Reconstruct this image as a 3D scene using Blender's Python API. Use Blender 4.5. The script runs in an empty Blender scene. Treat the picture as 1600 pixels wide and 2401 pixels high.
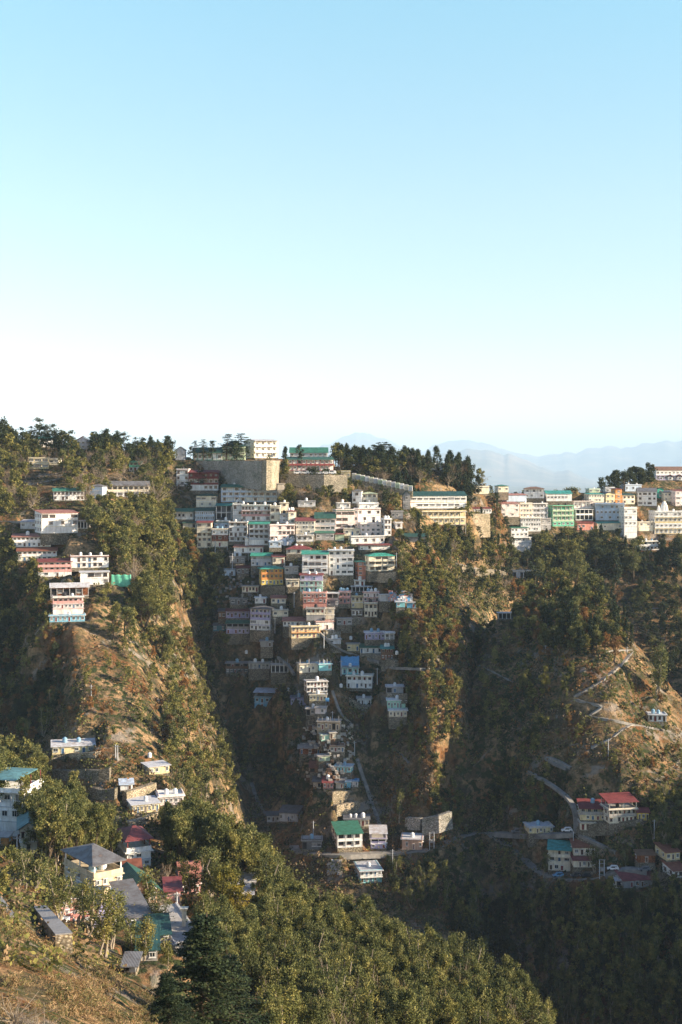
import bpy, math, random
import numpy as np
from mathutils import Vector, Matrix

# ---------------------------------------------------------------- camera, sky, sun, exposure
S = bpy.context.scene
R = math.radians
F = 3000.0                      # focal length in photo pixels (photo 1600 x 2401)
CX, CY = 800.0, 1100.0          # principal column and horizon row
cd = bpy.data.cameras.new('camera'); cam = bpy.data.objects.new('camera', cd)
S.collection.objects.link(cam); S.camera = cam
cd.sensor_fit = 'HORIZONTAL'; cd.sensor_width = 36.0; cd.lens = 36.0 * F / 1600.0
cd.shift_y = -(1200.5 - CY) / 1600.0
cd.clip_start = 1.0; cd.clip_end = 120000.0
cam.location = (0, 0, 0); cam.rotation_euler = (R(90), 0, 0)

SUN_EL, SUN_AZ = 18.0, 98.0     # azimuth clockwise from the viewing direction (+Y)
w = bpy.data.worlds.new('World'); S.world = w; w.use_nodes = True
nt = w.node_tree; bg = nt.nodes['Background']
sky = nt.nodes.new('ShaderNodeTexSky'); sky.sky_type = 'NISHITA'; sky.sun_disc = False
sky.sun_elevation = R(SUN_EL); sky.sun_rotation = R(SUN_AZ)
sky.altitude = 1500; sky.air_density = 1.0; sky.dust_density = 0.7; sky.ozone_density = 1.0
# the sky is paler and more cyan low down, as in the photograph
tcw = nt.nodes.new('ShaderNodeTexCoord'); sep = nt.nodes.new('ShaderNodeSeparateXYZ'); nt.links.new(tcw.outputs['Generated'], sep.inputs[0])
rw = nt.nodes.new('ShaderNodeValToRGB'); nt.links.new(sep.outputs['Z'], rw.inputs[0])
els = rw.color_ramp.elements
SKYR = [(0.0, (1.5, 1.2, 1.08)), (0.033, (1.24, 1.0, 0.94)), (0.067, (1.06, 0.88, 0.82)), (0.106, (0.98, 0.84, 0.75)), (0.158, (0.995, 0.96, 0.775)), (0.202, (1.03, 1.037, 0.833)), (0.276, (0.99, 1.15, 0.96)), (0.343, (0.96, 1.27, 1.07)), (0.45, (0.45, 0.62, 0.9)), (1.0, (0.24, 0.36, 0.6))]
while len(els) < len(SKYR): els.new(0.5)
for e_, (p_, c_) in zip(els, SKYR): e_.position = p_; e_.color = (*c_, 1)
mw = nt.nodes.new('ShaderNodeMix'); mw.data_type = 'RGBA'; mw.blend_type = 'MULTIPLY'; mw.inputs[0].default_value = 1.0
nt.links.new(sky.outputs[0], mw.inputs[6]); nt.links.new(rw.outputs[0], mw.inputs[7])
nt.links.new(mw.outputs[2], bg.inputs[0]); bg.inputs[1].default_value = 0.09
ld = bpy.data.lights.new('sun', 'SUN'); sun = bpy.data.objects.new('sun', ld)
S.collection.objects.link(sun)
ld.energy = 5.0; ld.angle = R(0.5); ld.color = (1.0, 0.83, 0.62)
a, e = R(SUN_AZ), R(SUN_EL)
sdir = Vector((math.sin(a) * math.cos(e), math.cos(a) * math.cos(e), math.sin(e)))
sun.rotation_euler = sdir.to_track_quat('Z', 'Y').to_euler()
sun.location = sdir * 3000
vs = S.view_settings; vs.view_transform = 'Standard'; vs.look = 'None'
vs.exposure = 1.65; vs.gamma = 1.0; vs.use_curve_mapping = False
S.cycles.max_bounces = 5; S.cycles.diffuse_bounces = 2; S.cycles.transmission_bounces = 4
S.cycles.transparent_max_bounces = 4; S.cycles.volume_bounces = 1
S.cycles.use_denoising = True

rng = np.random.default_rng(7); random.seed(7)
COL = S.collection

# ---------------------------------------------------------------- helpers
def tag(o, label=None, cat=None, group=None, kind=None):
    if label: o['label'] = label
    if cat: o['category'] = cat
    if group: o['group'] = group
    if kind: o['kind'] = kind
    return o

def np_mesh(name, V, Fc, mats=(), mi=None, smooth=False):
    """mesh from a vertex array and an (n,4) or (n,3) face array"""
    V = np.asarray(V, dtype=np.float32); Fc = np.asarray(Fc, dtype=np.int32)
    me = bpy.data.meshes.new(name); k = Fc.shape[1]; n = len(Fc)
    me.vertices.add(len(V)); me.vertices.foreach_set('co', V.ravel())
    me.loops.add(n * k); me.loops.foreach_set('vertex_index', Fc.ravel())
    me.polygons.add(n); me.polygons.foreach_set('loop_start', np.arange(n, dtype=np.int32) * k)
    me.polygons.foreach_set('loop_total', np.full(n, k, dtype=np.int32))
    for m in mats: me.materials.append(m)
    if mi is not None: me.polygons.foreach_set('material_index', np.asarray(mi, dtype=np.int32))
    me.polygons.foreach_set('use_smooth', np.full(n, bool(smooth)))
    me.update(calc_edges=True); me.validate()
    return me

def add_obj(name, me, parent=None, loc=None):
    o = bpy.data.objects.new(name, me); COL.objects.link(o)
    if parent: o.parent = parent
    if loc is not None: o.location = loc
    return o

def empty(name, loc=(0, 0, 0), rz=0.0):
    o = bpy.data.objects.new(name, None); COL.objects.link(o)
    o.location = loc; o.rotation_euler = (0, 0, rz); o.empty_display_size = 0.5
    return o

class MB:
    """collects shapes of one part"""
    def __init__(s): s.v = []; s.f = []; s.m = []
    def poly(s, pts, m=0):
        n = len(s.v); s.v += [tuple(p) for p in pts]; s.f.append(tuple(range(n, n + len(pts)))); s.m.append(m)
    def box(s, x0, x1, y0, y1, z0, z1, m=0):
        n = len(s.v)
        s.v += [(x0,y0,z0),(x1,y0,z0),(x1,y1,z0),(x0,y1,z0),(x0,y0,z1),(x1,y0,z1),(x1,y1,z1),(x0,y1,z1)]
        for q in ((0,3,2,1),(4,5,6,7),(0,1,5,4),(1,2,6,5),(2,3,7,6),(3,0,4,7)):
            s.f.append(tuple(n + i for i in q)); s.m.append(m)
    def prism(s, bot, top, m=0):
        n = len(s.v); k = len(bot); s.v += [tuple(p) for p in bot] + [tuple(p) for p in top]
        s.f.append(tuple(n + i for i in reversed(range(k)))); s.m.append(m)
        s.f.append(tuple(n + k + i for i in range(k))); s.m.append(m)
        for i in range(k):
            j = (i + 1) % k; s.f.append((n + i, n + j, n + k + j, n + k + i)); s.m.append(m)
    def tube(s, p, q, r0, r1=None, sides=8, m=0):
        r1 = r0 if r1 is None else r1
        p, q = Vector(p), Vector(q); d = (q - p)
        if d.length < 1e-6: return
        d.normalize(); u = d.orthogonal().normalized(); w_ = d.cross(u)
        b = [p + (u * math.cos(t) + w_ * math.sin(t)) * r0 for t in (2 * math.pi * i / sides for i in range(sides))]
        c = [q + (u * math.cos(t) + w_ * math.sin(t)) * r1 for t in (2 * math.pi * i / sides for i in range(sides))]
        s.prism(b, c, m)
    def mesh(s, name, mats):
        me = bpy.data.meshes.new(name); me.from_pydata(s.v, [], s.f)
        for m in mats: me.materials.append(m)
        if len(mats) > 1: me.polygons.foreach_set('material_index', s.m)
        me.update(); return me
    def build(s, name, mats, parent=None, loc=None):
        if not isinstance(mats, (list, tuple)): mats = [mats]
        return add_obj(name, s.mesh(name, mats), parent, loc)

# value noise on the plane
_perm = np.random.default_rng(3).random((256, 256))
def vnoise(x, y):
    xi = np.floor(x).astype(int); yi = np.floor(y).astype(int); fx = x - xi; fy = y - yi
    fx = fx * fx * (3 - 2 * fx); fy = fy * fy * (3 - 2 * fy)
    g = lambda i, j: _perm[i & 255, j & 255]
    return (g(xi, yi) * (1 - fx) + g(xi + 1, yi) * fx) * (1 - fy) + (g(xi, yi + 1) * (1 - fx) + g(xi + 1, yi + 1) * fx) * fy
def fbm(x, y, o=4):
    s_ = 0; a_ = 1; t = 0
    for i in range(o):
        s_ = s_ + a_ * (vnoise(x * 2 ** i + 17 * i, y * 2 ** i + 31 * i) - 0.5); t += a_; a_ *= 0.5
    return s_ / t
# ---------------------------------------------------------------- terrain
# three hills joined into one height field: the town hillside, the right hand spur, the near slope
ROWS_A = [
 (1060,[(-900,640),(0,650),(400,700),(700,712),(780,712),(860,738),(1000,768),(1100,785),(1200,830),(1600,950),(3300,950)]),
 (1200,[(-900,560),(0,580),(190,575),(400,655),(550,650),(700,640),(930,660),(1120,730),(1200,790),(1600,840),(3300,840)]),
 (1300,[(-900,500),(0,556),(60,550),(160,532),(280,542),(440,625),(560,622),(700,605),(860,612),(930,600),(1100,700),(1200,770),(1400,790),(1600,790),(3300,760)]),
 (1400,[(-900,470),(-50,545),(60,545),(150,505),(300,517),(400,560),(455,612),(560,600),(740,575),(850,590),(945,563),(1085,605),(1180,670),(1250,710),(1400,750),(1600,750),(3300,700)]),
 (1500,[(-900,450),(0,530),(70,520),(170,476),(300,489),(400,530),(470,598),(560,585),(740,552),(850,572),(970,532),(1085,562),(1200,640),(1400,700),(1600,700),(3300,650)]),
 (1600,[(-900,430),(0,500),(80,490),(190,450),(320,463),(420,505),(500,585),(600,565),(750,532),(860,552),(985,514),(1088,530),(1200,620),(1250,670),(1600,665),(3300,600)]),
 (1700,[(-900,410),(0,470),(90,460),(200,425),(350,438),(450,482),(530,570),(640,550),(765,512),(870,532),(1000,498),(1092,511),(1200,600),(1250,640),(1600,635),(3300,560)]),
 (1800,[(-900,390),(0,440),(90,425),(240,402),(390,413),(470,450),(560,548),(660,535),(775,496),(880,515),(1010,487),(1096,496),(1200,580),(1250,615),(1600,605),(3300,520)]),
 (1900,[(-900,370),(0,415),(100,402),(280,382),(420,392),(500,430),(590,528),(680,508),(785,482),(900,498),(1020,475),(1100,483),(1200,550),(1250,585),(1600,575),(3300,480)]),
 (2000,[(-900,350),(0,410),(100,400),(320,360),(460,370),(600,490),(690,472),(800,462),(920,470),(1060,466),(1170,520),(1300,550),(1600,540),(3300,450)]),
 (2150,[(-900,330),(0,390),(100,380),(330,345),(480,350),(600,440),(700,440),(850,438),(1000,435),(1100,445),(1200,480),(1300,500),(1600,500),(3300,420)]),
 (2400,[(-900,300),(0,360),(320,325),(480,330),(600,400),(850,400),(1100,400),(1300,440),(1600,440),(3300,380)]),
 (2900,[(-900,280),(0,330),(320,300),(600,350),(850,350),(1100,350),(1600,370),(3300,330)])]
SIL_A = [(-900,1010),(-300,1010),(0,1030),(100,1040),(200,1050),(300,1066),(420,1070),(520,1062),(650,1066),(780,1085),(830,1100),(900,1110),(1000,1112),(1100,1125),(1180,1150),(1260,1152),(1380,1152),(1450,1145),(1520,1118),(1600,1100),(1800,1070),(3300,980)]
ROWS_B = [
 (1400,[(1000,700),(1085,622),(1200,600),(1300,585),(1400,578),(1480,590),(1700,640),(3300,700)]),
 (1500,[(1000,640),(1085,572),(1200,556),(1340,530),(1420,528),(1600,572),(3300,660)]),
 (1600,[(1000,620),(1088,539),(1200,526),(1350,505),(1430,503),(1600,537),(1800,585),(3300,620)]),
 (1700,[(1000,600),(1092,520),(1230,503),(1380,487),(1450,485),(1600,511),(1800,550),(3300,570)]),
 (1800,[(1000,590),(1096,504),(1260,484),(1400,470),(1470,468),(1600,486),(1900,530),(3300,520)]),
 (1900,[(1000,570),(1100,490),(1280,468),(1430,454),(1600,453),(1900,462),(3300,480)]),
 (2000,[(1000,550),(1150,482),(1280,460),(1430,446),(1600,438),(1900,430),(3300,450)]),
 (2150,[(1000,520),(1150,458),(1280,440),(1450,426),(1600,420),(1900,405),(3300,420)]),
 (2400,[(1000,480),(1200,418),(1350,402),(1500,394),(1600,388),(1900,375),(3300,380)]),
 (2900,[(1000,460),(1200,400),(1350,370),(1600,350),(1900,340),(3300,330)])]
SIL_B = [(-900,2800),(1000,2300),(1050,1900),(1095,1640),(1150,1480),(1200,1420),(1250,1400),(1330,1390),(1400,1405),(1480,1485),(1600,1630),(1750,1700),(2100,1750),(3300,1750)]
# near slope: per column (distance, row); after the last entry it falls away
COLS_C = [
 (-900,[(30,3600),(60,2600),(90,2330),(150,2080),(165,2060),(235,1980),(280,1900),(330,1800)]),
 (0,[(30,3900),(60,2750),(90,2401),(120,2250),(150,2135),(165,2125),(200,2100),(235,2050),(280,1950),(325,1860)]),
 (100,[(30,4000),(60,2800),(90,2430),(120,2290),(140,2225),(165,2200),(200,2150),(240,2070),(280,1985),(315,1905)]),
 (300,[(30,4200),(60,2900),(90,2520),(115,2401),(140,2345),(185,2250),(225,2150),(265,2050),(305,1965)]),
 (420,[(30,4300),(60,2980),(90,2600),(150,2401),(190,2300),(225,2205),(260,2110),(300,2005)]),
 (600,[(30,4400),(60,3050),(90,2750),(150,2530),(205,2401),(225,2300),(250,2200),(292,2090)]),
 (900,[(30,4600),(60,3300),(90,2950),(150,2650),(225,2401),(250,2305),(275,2230)]),
 (1150,[(30,4800),(60,3500),(90,3100),(150,2800),(225,2450),(262,2335)]),
 (1400,[(30,5000),(60,3700),(90,3300),(150,3000),(225,2600),(250,2485)]),
 (1700,[(30,5200),(60,3900),(90,3500),(150,3200),(225,2850),(250,2750)]),
 (3300,[(30,5200),(60,3900),(90,3500),(150,3200),(225,2850),(250,2750)])]

def smooth1(a_, n):
    k = np.hanning(n + 2)[1:-1]; k /= k.sum()
    p = np.pad(a_, [(n // 2, n // 2)] + [(0, 0)] * (a_.ndim - 1), mode='edge')
    return np.apply_along_axis(lambda c: np.convolve(c, k, 'valid'), 0, p)

PX = np.arange(-900, 3301, 5.0); NX = len(PX)
NY = 620; YS = 32.0 * (1500.0 / 32.0) ** (np.arange(NY) / (NY - 1)); LY = np.log(YS)

def layer_rows(rows, sil, back):
    pyg = np.arange(980, 2901, 10.0)
    D = np.zeros((len(rows), NX))
    for i, (py, kn) in enumerate(rows):
        D[i] = np.interp(PX, [k[0] for k in kn], [k[1] for k in kn])
    D = smooth1(D.T, 13).T                                  # round the ridges and gullies sideways
    pr = np.array([r[0] for r in rows], float)
    T = np.zeros((NX, NY)); s_ = smooth1(np.interp(PX, [k[0] for k in sil], [k[1] for k in sil])[:, None], 9)[:, 0]
    for j in range(NX):
        d = np.interp(pyg, pr, D[:, j]); d = smooth1(d[:, None], 9)[:, 0]
        if pyg[0] < pr[0]: d += np.clip(pr[0] - pyg, 0, None) * 1.2
        yc = np.interp(s_[j], pyg, d)                       # distance of the crest
        zc = (CY - s_[j]) / F * yc
        t = np.interp(YS, d[::-1], pyg[::-1])
        near = YS < d[-1]
        t[near] = 2900 + (d[-1] - YS[near]) * 6
        far = YS > yc
        z = zc - (YS[far] - yc) * back
        t[far] = CY - z * F / YS[far]
        T[j] = t
    return T

TA = layer_rows(ROWS_A, SIL_A, 0.16)
TB = layer_rows(ROWS_B, SIL_B, 0.5)
cols = []
for px, kn in COLS_C:
    yl, pl = kn[-1]; zl = (CY - pl) / F * yl
    t = np.interp(LY, [math.log(k[0]) for k in kn], [k[1] for k in kn])
    far = YS > yl; z = zl - (YS[far] - yl) * 0.62; t[far] = CY - z * F / YS[far]
    cols.append(t)
cols = np.array(cols); cpx = [c[0] for c in COLS_C]
TC = np.array([np.interp(PX, cpx, cols[:, i]) for i in range(NY)]).T
TC = smooth1(TC, 15); TC = smooth1(TC.T, 7).T
X2 = (PX[:, None] - CX) / F * YS[None, :]; Y2 = np.broadcast_to(YS[None, :], X2.shape)
ZA = (CY - TA) / F * Y2; ZB = (CY - TB) / F * Y2; ZC = (CY - TC) / F * Y2
def smax(a_, b_, k):
    h = np.clip(0.5 + 0.5 * (a_ - b_) / k, 0, 1); return b_ * (1 - h) + a_ * h + k * h * (1 - h)
Z = smax(smax(ZA, ZB, 3.0), ZC, 2.0)
# unseen ridge added beyond the right edge so its shadow fills the lower valley
dx_ = (X2 - 268 - 14 * np.sin(Y2 / 47.0)) / 62.0
ZD = -70 + 7 * np.sin(Y2 / 31.0 + 1) - 95 * np.abs(dx_) ** 1.25 - 0.35 * np.clip(360 - Y2, 0, None)
Z = smax(Z, ZD, 3.0)
wf = np.clip((Y2 - 180) / 200, 0.12, 1.0)
rid = 1 - np.abs(fbm(X2 / 60 + 5, Y2 / 150 + 9, 3)) * 4                     # little runnels down the slope
Z = Z + wf * (5.0 * fbm(X2 / 45, Y2 / 60, 4) + 1.6 * (rid - 0.5) + 3.0 * fbm(X2 / 8 + 40, Y2 / 11, 3)) + 0.5 * fbm(X2 / 3.1, Y2 / 4.3, 2)
Z = np.maximum(Z, -330)
Z0 = Z.copy()

def z_at(x, y, G=None):
    G = Z if G is None else G
    i = (CX + F * x / y + 900) / 5.0; j = math.log(y / 32.0) / math.log(1500.0 / 32.0) * (NY - 1)
    i = min(max(i, 0), NX - 1.001); j = min(max(j, 0), NY - 1.001); a_, b_ = int(i), int(j); u, v = i - a_, j - b_
    return float((G[a_, b_] * (1 - u) + G[a_ + 1, b_] * u) * (1 - v) + (G[a_, b_ + 1] * (1 - u) + G[a_ + 1, b_ + 1] * u) * v)

TT = CY - Z0 * F / Y2                                        # row at which each terrain point shows
def hit(px, py, ymin=0.0, ymax=1e9):
    """the first terrain point behind image point (px, py)"""
    i = min(max((px + 900) / 5.0, 0), NX - 1.001); a_ = int(i); u = i - a_
    c = TT[a_] * (1 - u) + TT[a_ + 1] * u
    j0 = int(np.searchsorted(YS, ymin)); m = np.nonzero((c[j0:] <= py))[0]
    if len(m) == 0 or YS[j0 + m[0]] > ymax:
        k = int(np.argmin(np.abs(c[j0:] - py))) + j0; y = YS[k]
    else:
        k = m[0] + j0
        if k > 0 and c[k - 1] > py: t = (c[k - 1] - py) / (c[k - 1] - c[k]); y = YS[k - 1] * (1 - t) + YS[k] * t
        else: y = YS[k]
    x = (px - CX) / F * y
    return Vector((x, y, z_at(x, y, Z0)))

def carve(cx, cy, hw, y0, y1, ang, zt, soft=2.0):
    """lowers the ground inside a turned rectangle to zt (a cut terrace)"""
    y = max(cy, 40); px = CX + F * cx / y
    pr_ = (max(hw, abs(y1)) + 16) / y * F
    i0 = max(int((px - pr_ + 900) / 5), 0); i1 = min(int((px + pr_ + 900) / 5) + 2, NX)
    L = math.log(1500.0 / 32.0); m = max(hw, abs(y1)) + 14
    j0 = max(int(math.log(max(y - m, 33) / 32.0) / L * (NY - 1)), 0); j1 = min(int(math.log((y + m) / 32.0) / L * (NY - 1)) + 2, NY)
    xs = X2[i0:i1, j0:j1] - cx; ys = Y2[i0:i1, j0:j1] - cy
    c, s_ = math.cos(-ang), math.sin(-ang)
    lx = xs * c - ys * s_; ly = xs * s_ + ys * c
    d = np.maximum(np.maximum(np.abs(lx) - hw, 0), np.maximum(np.maximum(y0 - ly, ly - y1), 0))
    g = Z[i0:i1, j0:j1]
    lim = zt + np.clip(d - soft * 0.5, 0, None) * 3.0
    Z[i0:i1, j0:j1] = np.minimum(g, lim)

NOI = 3.0 * fbm(X2 / 7 + 3, Y2 / 9 + 8, 3)
def fill(cx, cy, r, zt, both=True):
    """lifts the ground around a point to zt (an embankment)"""
    y = max(cy, 40); px = CX + F * cx / y; pr_ = (r + (6 if both else 20)) / y * F
    i0 = max(int((px - pr_ + 900) / 5), 0); i1 = min(int((px + pr_ + 900) / 5) + 2, NX); L = math.log(1500.0 / 32.0); m = r + (6 if both else 20)
    j0 = max(int(math.log(max(y - m, 33) / 32.0) / L * (NY - 1)), 0); j1 = min(int(math.log((y + m) / 32.0) / L * (NY - 1)) + 2, NY)
    d = np.hypot(X2[i0:i1, j0:j1] - cx, Y2[i0:i1, j0:j1] - cy); g = Z[i0:i1, j0:j1]
    dd_ = np.clip(d - r, 0, None); lo = zt - dd_ * 1.5 - (dd_ / 4.5) ** 3 * (0 if both else 1) + (0 if both else 1) * NOI[i0:i1, j0:j1] * np.clip(dd_ / 3, 0, 1); g = np.maximum(g, lo)
    if both: g = np.minimum(g, zt + np.clip(d - r, 0, None) * 1.2)
    Z[i0:i1, j0:j1] = g

# ---------------------------------------------------------------- materials
MAT = {}
def N(nt_, t, **kw):
    n = nt_.nodes.new(t)
    for k, v in kw.items(): setattr(n, k, v)
    return n
def ramp(nt_, stops, fac):
    n = N(nt_, 'ShaderNodeValToRGB'); el = n.color_ramp.elements
    while len(el) < len(stops): el.new(0.5)
    for e_, (p, c) in zip(el, stops): e_.position = p; e_.color = (*c, 1) if len(c) == 3 else c
    nt_.links.new(fac, n.inputs[0]); return n.outputs[0]
def noise(nt_, vec, scale, detail=4, rough=0.6, dist=0.0):
    n = N(nt_, 'ShaderNodeTexNoise'); n.inputs['Scale'].default_value = scale; n.inputs['Detail'].default_value = detail
    n.inputs['Roughness'].default_value = rough; n.inputs['Distortion'].default_value = dist
    if vec is not None: nt_.links.new(vec, n.inputs['Vector'])
    return n.outputs['Fac']
def mixc(nt_, fac, a_, b_, mode='MIX'):
    n = N(nt_, 'ShaderNodeMix', data_type='RGBA', blend_type=mode)
    for inp, v in ((n.inputs[0], fac), (n.inputs[6], a_), (n.inputs[7], b_)):
        if isinstance(v, (int, float)): inp.default_value = v
        elif isinstance(v, (tuple, list)): inp.default_value = (*v, 1)
        else: nt_.links.new(v, inp)
    return n.outputs[2]
def newmat(name, rough=0.9, spec=0.2):
    m = bpy.data.materials.new(name); m.use_nodes = True; b = m.node_tree.nodes['Principled BSDF']
    b.inputs['Roughness'].default_value = rough; b.inputs['Specular IOR Level'].default_value = spec
    return m, m.node_tree, b
def bump(nt_, b, h, dist, strength=1.0):
    n = N(nt_, 'ShaderNodeBump'); n.inputs['Distance'].default_value = dist; n.inputs['Strength'].default_value = strength
    nt_.links.new(h, n.inputs['Height']); nt_.links.new(n.outputs[0], b.inputs['Normal'])
def scalev(nt_, vec, s_):
    n = N(nt_, 'ShaderNodeMapping'); n.inputs['Scale'].default_value = s_; nt_.links.new(vec, n.inputs[0]); return n.outputs[0]

def ground_mat():
    m, t, b = newmat('hillside_ground', 1.0, 0.05)
    p = N(t, 'ShaderNodeNewGeometry').outputs['Position']
    big = noise(t, p, 0.02, 3, 0.6); mid = noise(t, p, 0.12, 5, 0.65); fine = noise(t, p, 1.1, 4, 0.7); clump = noise(t, p, 0.45, 3, 0.6)
    grass = ramp(t, [(0.30, (0.05, 0.045, 0.028)), (0.46, (0.12, 0.088, 0.05)), (0.56, (0.32, 0.21, 0.11)), (0.72, (0.50, 0.34, 0.19))], mid)
    rust = mixc(t, ramp(t, [(0.50, (0, 0, 0)), (0.62, (1, 1, 1))], noise(t, p, 0.06, 4, 0.7)), grass, (0.16, 0.075, 0.032))
    fm = ramp(t, [(0.32, (0.55, 0.55, 0.55)), (0.6, (1.1, 1.1, 1.1))], fine)
    g2 = mixc(t, 0.85, rust, fm, 'MULTIPLY')
    green = mixc(t, ramp(t, [(0.46, (0, 0, 0)), (0.56, (1, 1, 1))], clump), g2, (0.036, 0.046, 0.018))
    mixg = mixc(t, ramp(t, [(0.38, (0.15, 0.15, 0.15)), (0.55, (1, 1, 1))], big), g2, green)
    rock = mixc(t, ramp(t, [(0.57, (0, 0, 0)), (0.64, (0.7, 0.7, 0.7))], noise(t, p, 0.085, 5, 0.7, 0.6)), mixg, (0.27, 0.235, 0.2))
    t.links.new(rock, b.inputs['Base Color'])
    h = mixc(t, 0.5, clump, fine); bump(t, b, h, 1.2, 0.9)
    return m
M_ground = ground_mat()
# ---------------------------------------------------------------- building materials
PAL = dict(white=(0.84,0.83,0.80), cream=(0.78,0.71,0.56), yellow=(0.82,0.62,0.14), pyellow=(0.74,0.62,0.36), pink=(0.66,0.36,0.33), salmon=(0.62,0.28,0.22),
  ppink=(0.80,0.69,0.65),sand=(0.66,0.54,0.37),gstone=(0.48,0.49,0.51),wstone=(0.50,0.48,0.44), lav=(0.46,0.42,0.62), blue=(0.22,0.50,0.66), pblue=(0.52,0.62,0.74), aqua=(0.28,0.64,0.66), mint=(0.42,0.68,0.56), teal=(0.05,0.29,0.26), green=(0.045,0.18,0.125),
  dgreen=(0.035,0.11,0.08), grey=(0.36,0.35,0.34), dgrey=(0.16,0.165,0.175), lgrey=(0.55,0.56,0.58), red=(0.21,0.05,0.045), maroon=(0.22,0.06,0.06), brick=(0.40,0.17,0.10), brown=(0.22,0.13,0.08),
  rust=(0.26,0.10,0.06), orange=(0.68,0.30,0.10), salroof=(0.40,0.18,0.14), stone=(0.31,0.29,0.26), lstone=(0.50,0.45,0.38), conc=(0.42,0.40,0.37), sky=(0.13,0.35,0.56), pgreen=(0.50,0.60,0.42),
  bgreen=(0.16,0.55,0.36), tgreen=(0.05,0.33,0.25), dark=(0.05,0.05,0.055), slate=(0.16,0.16,0.165), turq=(0.10,0.24,0.27), dteal=(0.025,0.085,0.08), tan=(0.46,0.36,0.25), black=(0.02,0.02,0.022), peach=(0.66,0.40,0.28))
def plaster(c):
    k = 'p_' + c
    if k in MAT: return MAT[k]
    m, t, b = newmat('painted_plaster_' + c, 0.85, 0.25); p = N(t, 'ShaderNodeNewGeometry').outputs['Position']; col = PAL[c]
    st = ramp(t, [(0.40, (1.04, 1.04, 1.04)), (0.56, (0.84, 0.81, 0.77)), (0.72, (0.50, 0.47, 0.43))], noise(t, scalev(t, p, (1.6, 1.6, 0.28)), 1.0, 5, 0.7))
    pt = ramp(t, [(0.38, (0.84, 0.84, 0.84)), (0.6, (1.05, 1.05, 1.05))], noise(t, p, 0.5, 3, 0.6))
    c1 = mixc(t, 0.75, (*col,), st, 'MULTIPLY'); c2 = mixc(t, 0.8, c1, pt, 'MULTIPLY')
    oi = N(t, 'ShaderNodeObjectInfo'); v = ramp(t, [(0, (0.88, 0.88, 0.9)), (1, (1.06, 1.04, 1.0))], oi.outputs['Random'])
    t.links.new(mixc(t, 0.0, c2, v, 'MULTIPLY'), b.inputs['Base Color']); bump(t, b, noise(t, p, 6, 3), 0.02, 0.5)
    MAT[k] = m; return m
def sheet(c):
    """corrugated metal or slate roof with wear"""
    k = 's_' + c
    if k in MAT: return MAT[k]
    m, t, b = newmat('roof_sheet_' + c, 0.55, 0.35); p = N(t, 'ShaderNodeTexCoord').outputs['Object']; col = PAL[c]
    wv = N(t, 'ShaderNodeTexWave', wave_type='BANDS', bands_direction='X'); wv.inputs['Scale'].default_value = 1.6; wv.inputs['Distortion'].default_value = 0.4
    t.links.new(p, wv.inputs['Vector'])
    gp = N(t, 'ShaderNodeNewGeometry').outputs['Position']
    wr = ramp(t, [(0.33, (1.25, 1.22, 1.2)), (0.5, (0.9, 0.87, 0.85)), (0.6, (0.62, 0.52, 0.44)), (0.72, (1.2, 0.8, 0.6))], noise(t, gp, 0.7, 5, 0.7))
    sm = ramp(t, [(0.0, (0.82, 0.82, 0.82)), (0.5, (1.05, 1.05, 1.05))], wv.outputs['Fac'])
    c1 = mixc(t, 0.8, (*col,), wr, 'MULTIPLY'); t.links.new(mixc(t, 0.8, c1, sm, 'MULTIPLY'), b.inputs['Base Color'])
    bump(t, b, wv.outputs['Fac'], 0.05, 0.8); MAT[k] = m; return m
def masonry(c):
    k = 'm_' + c
    if k in MAT: return MAT[k]
    m, t, b = newmat('rubble_masonry_' + c, 0.95, 0.1); p = N(t, 'ShaderNodeNewGeometry').outputs['Position']; col = PAL[c]
    v = N(t, 'ShaderNodeTexVoronoi'); v.inputs['Scale'].default_value = 2.2; t.links.new(scalev(t, p, (1, 1, 1.5)), v.inputs['Vector'])
    hs = N(t, 'ShaderNodeSeparateColor'); t.links.new(v.outputs['Color'], hs.inputs[0])
    cc = ramp(t, [(0.0, (0.55, 0.53, 0.5)), (0.5, (1.0, 0.97, 0.92)), (1.0, (1.4, 1.3, 1.15))], hs.outputs[0])
    edge = ramp(t, [(0.25, (1, 1, 1)), (0.5, (0.5, 0.47, 0.42))], v.outputs['Distance'])
    big = ramp(t, [(0.35, (0.6, 0.62, 0.55)), (0.6, (1.08, 1.05, 1.0))], noise(t, p, 0.18, 4))
    c1 = mixc(t, 1, (*col,), cc, 'MULTIPLY'); c2 = mixc(t, 1, c1, edge, 'MULTIPLY'); t.links.new(mixc(t, 0.9, c2, big, 'MULTIPLY'), b.inputs['Base Color'])
    bump(t, b, v.outputs['Distance'], -0.15, 0.7); MAT[k] = m; return m
def plain(name, col, rough=0.6, spec=0.3, metal=0.0):
    if name in MAT: return MAT[name]
    m, t, b = newmat(name, rough, spec); b.inputs['Metallic'].default_value = metal
    p = N(t, 'ShaderNodeNewGeometry').outputs['Position']
    v = ramp(t, [(0.3, tuple(x * 0.75 for x in col)), (0.7, tuple(min(x * 1.12, 1) for x in col))], noise(t, p, 1.5, 4))
    t.links.new(v, b.inputs['Base Color']); MAT[name] = m; return m
M_glass = plain('window_glass', (0.035, 0.045, 0.055), 0.12, 0.6)
M_shut = plain('curtained_glass', (0.22, 0.22, 0.22), 0.35, 0.5)
M_wood = plain('door_wood', (0.10, 0.055, 0.035), 0.6)
M_dred = plain('door_red', (0.20, 0.035, 0.03), 0.6)
M_dblue = plain('door_blue', (0.06, 0.14, 0.26), 0.6)
M_frame = plain('frame_white', (0.70, 0.69, 0.66), 0.6)
M_framed = plain('frame_brown', (0.13, 0.07, 0.05), 0.6)
M_steel = plain('galvanised_steel', (0.38, 0.39, 0.40), 0.45, 0.5, 0.4)
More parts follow.
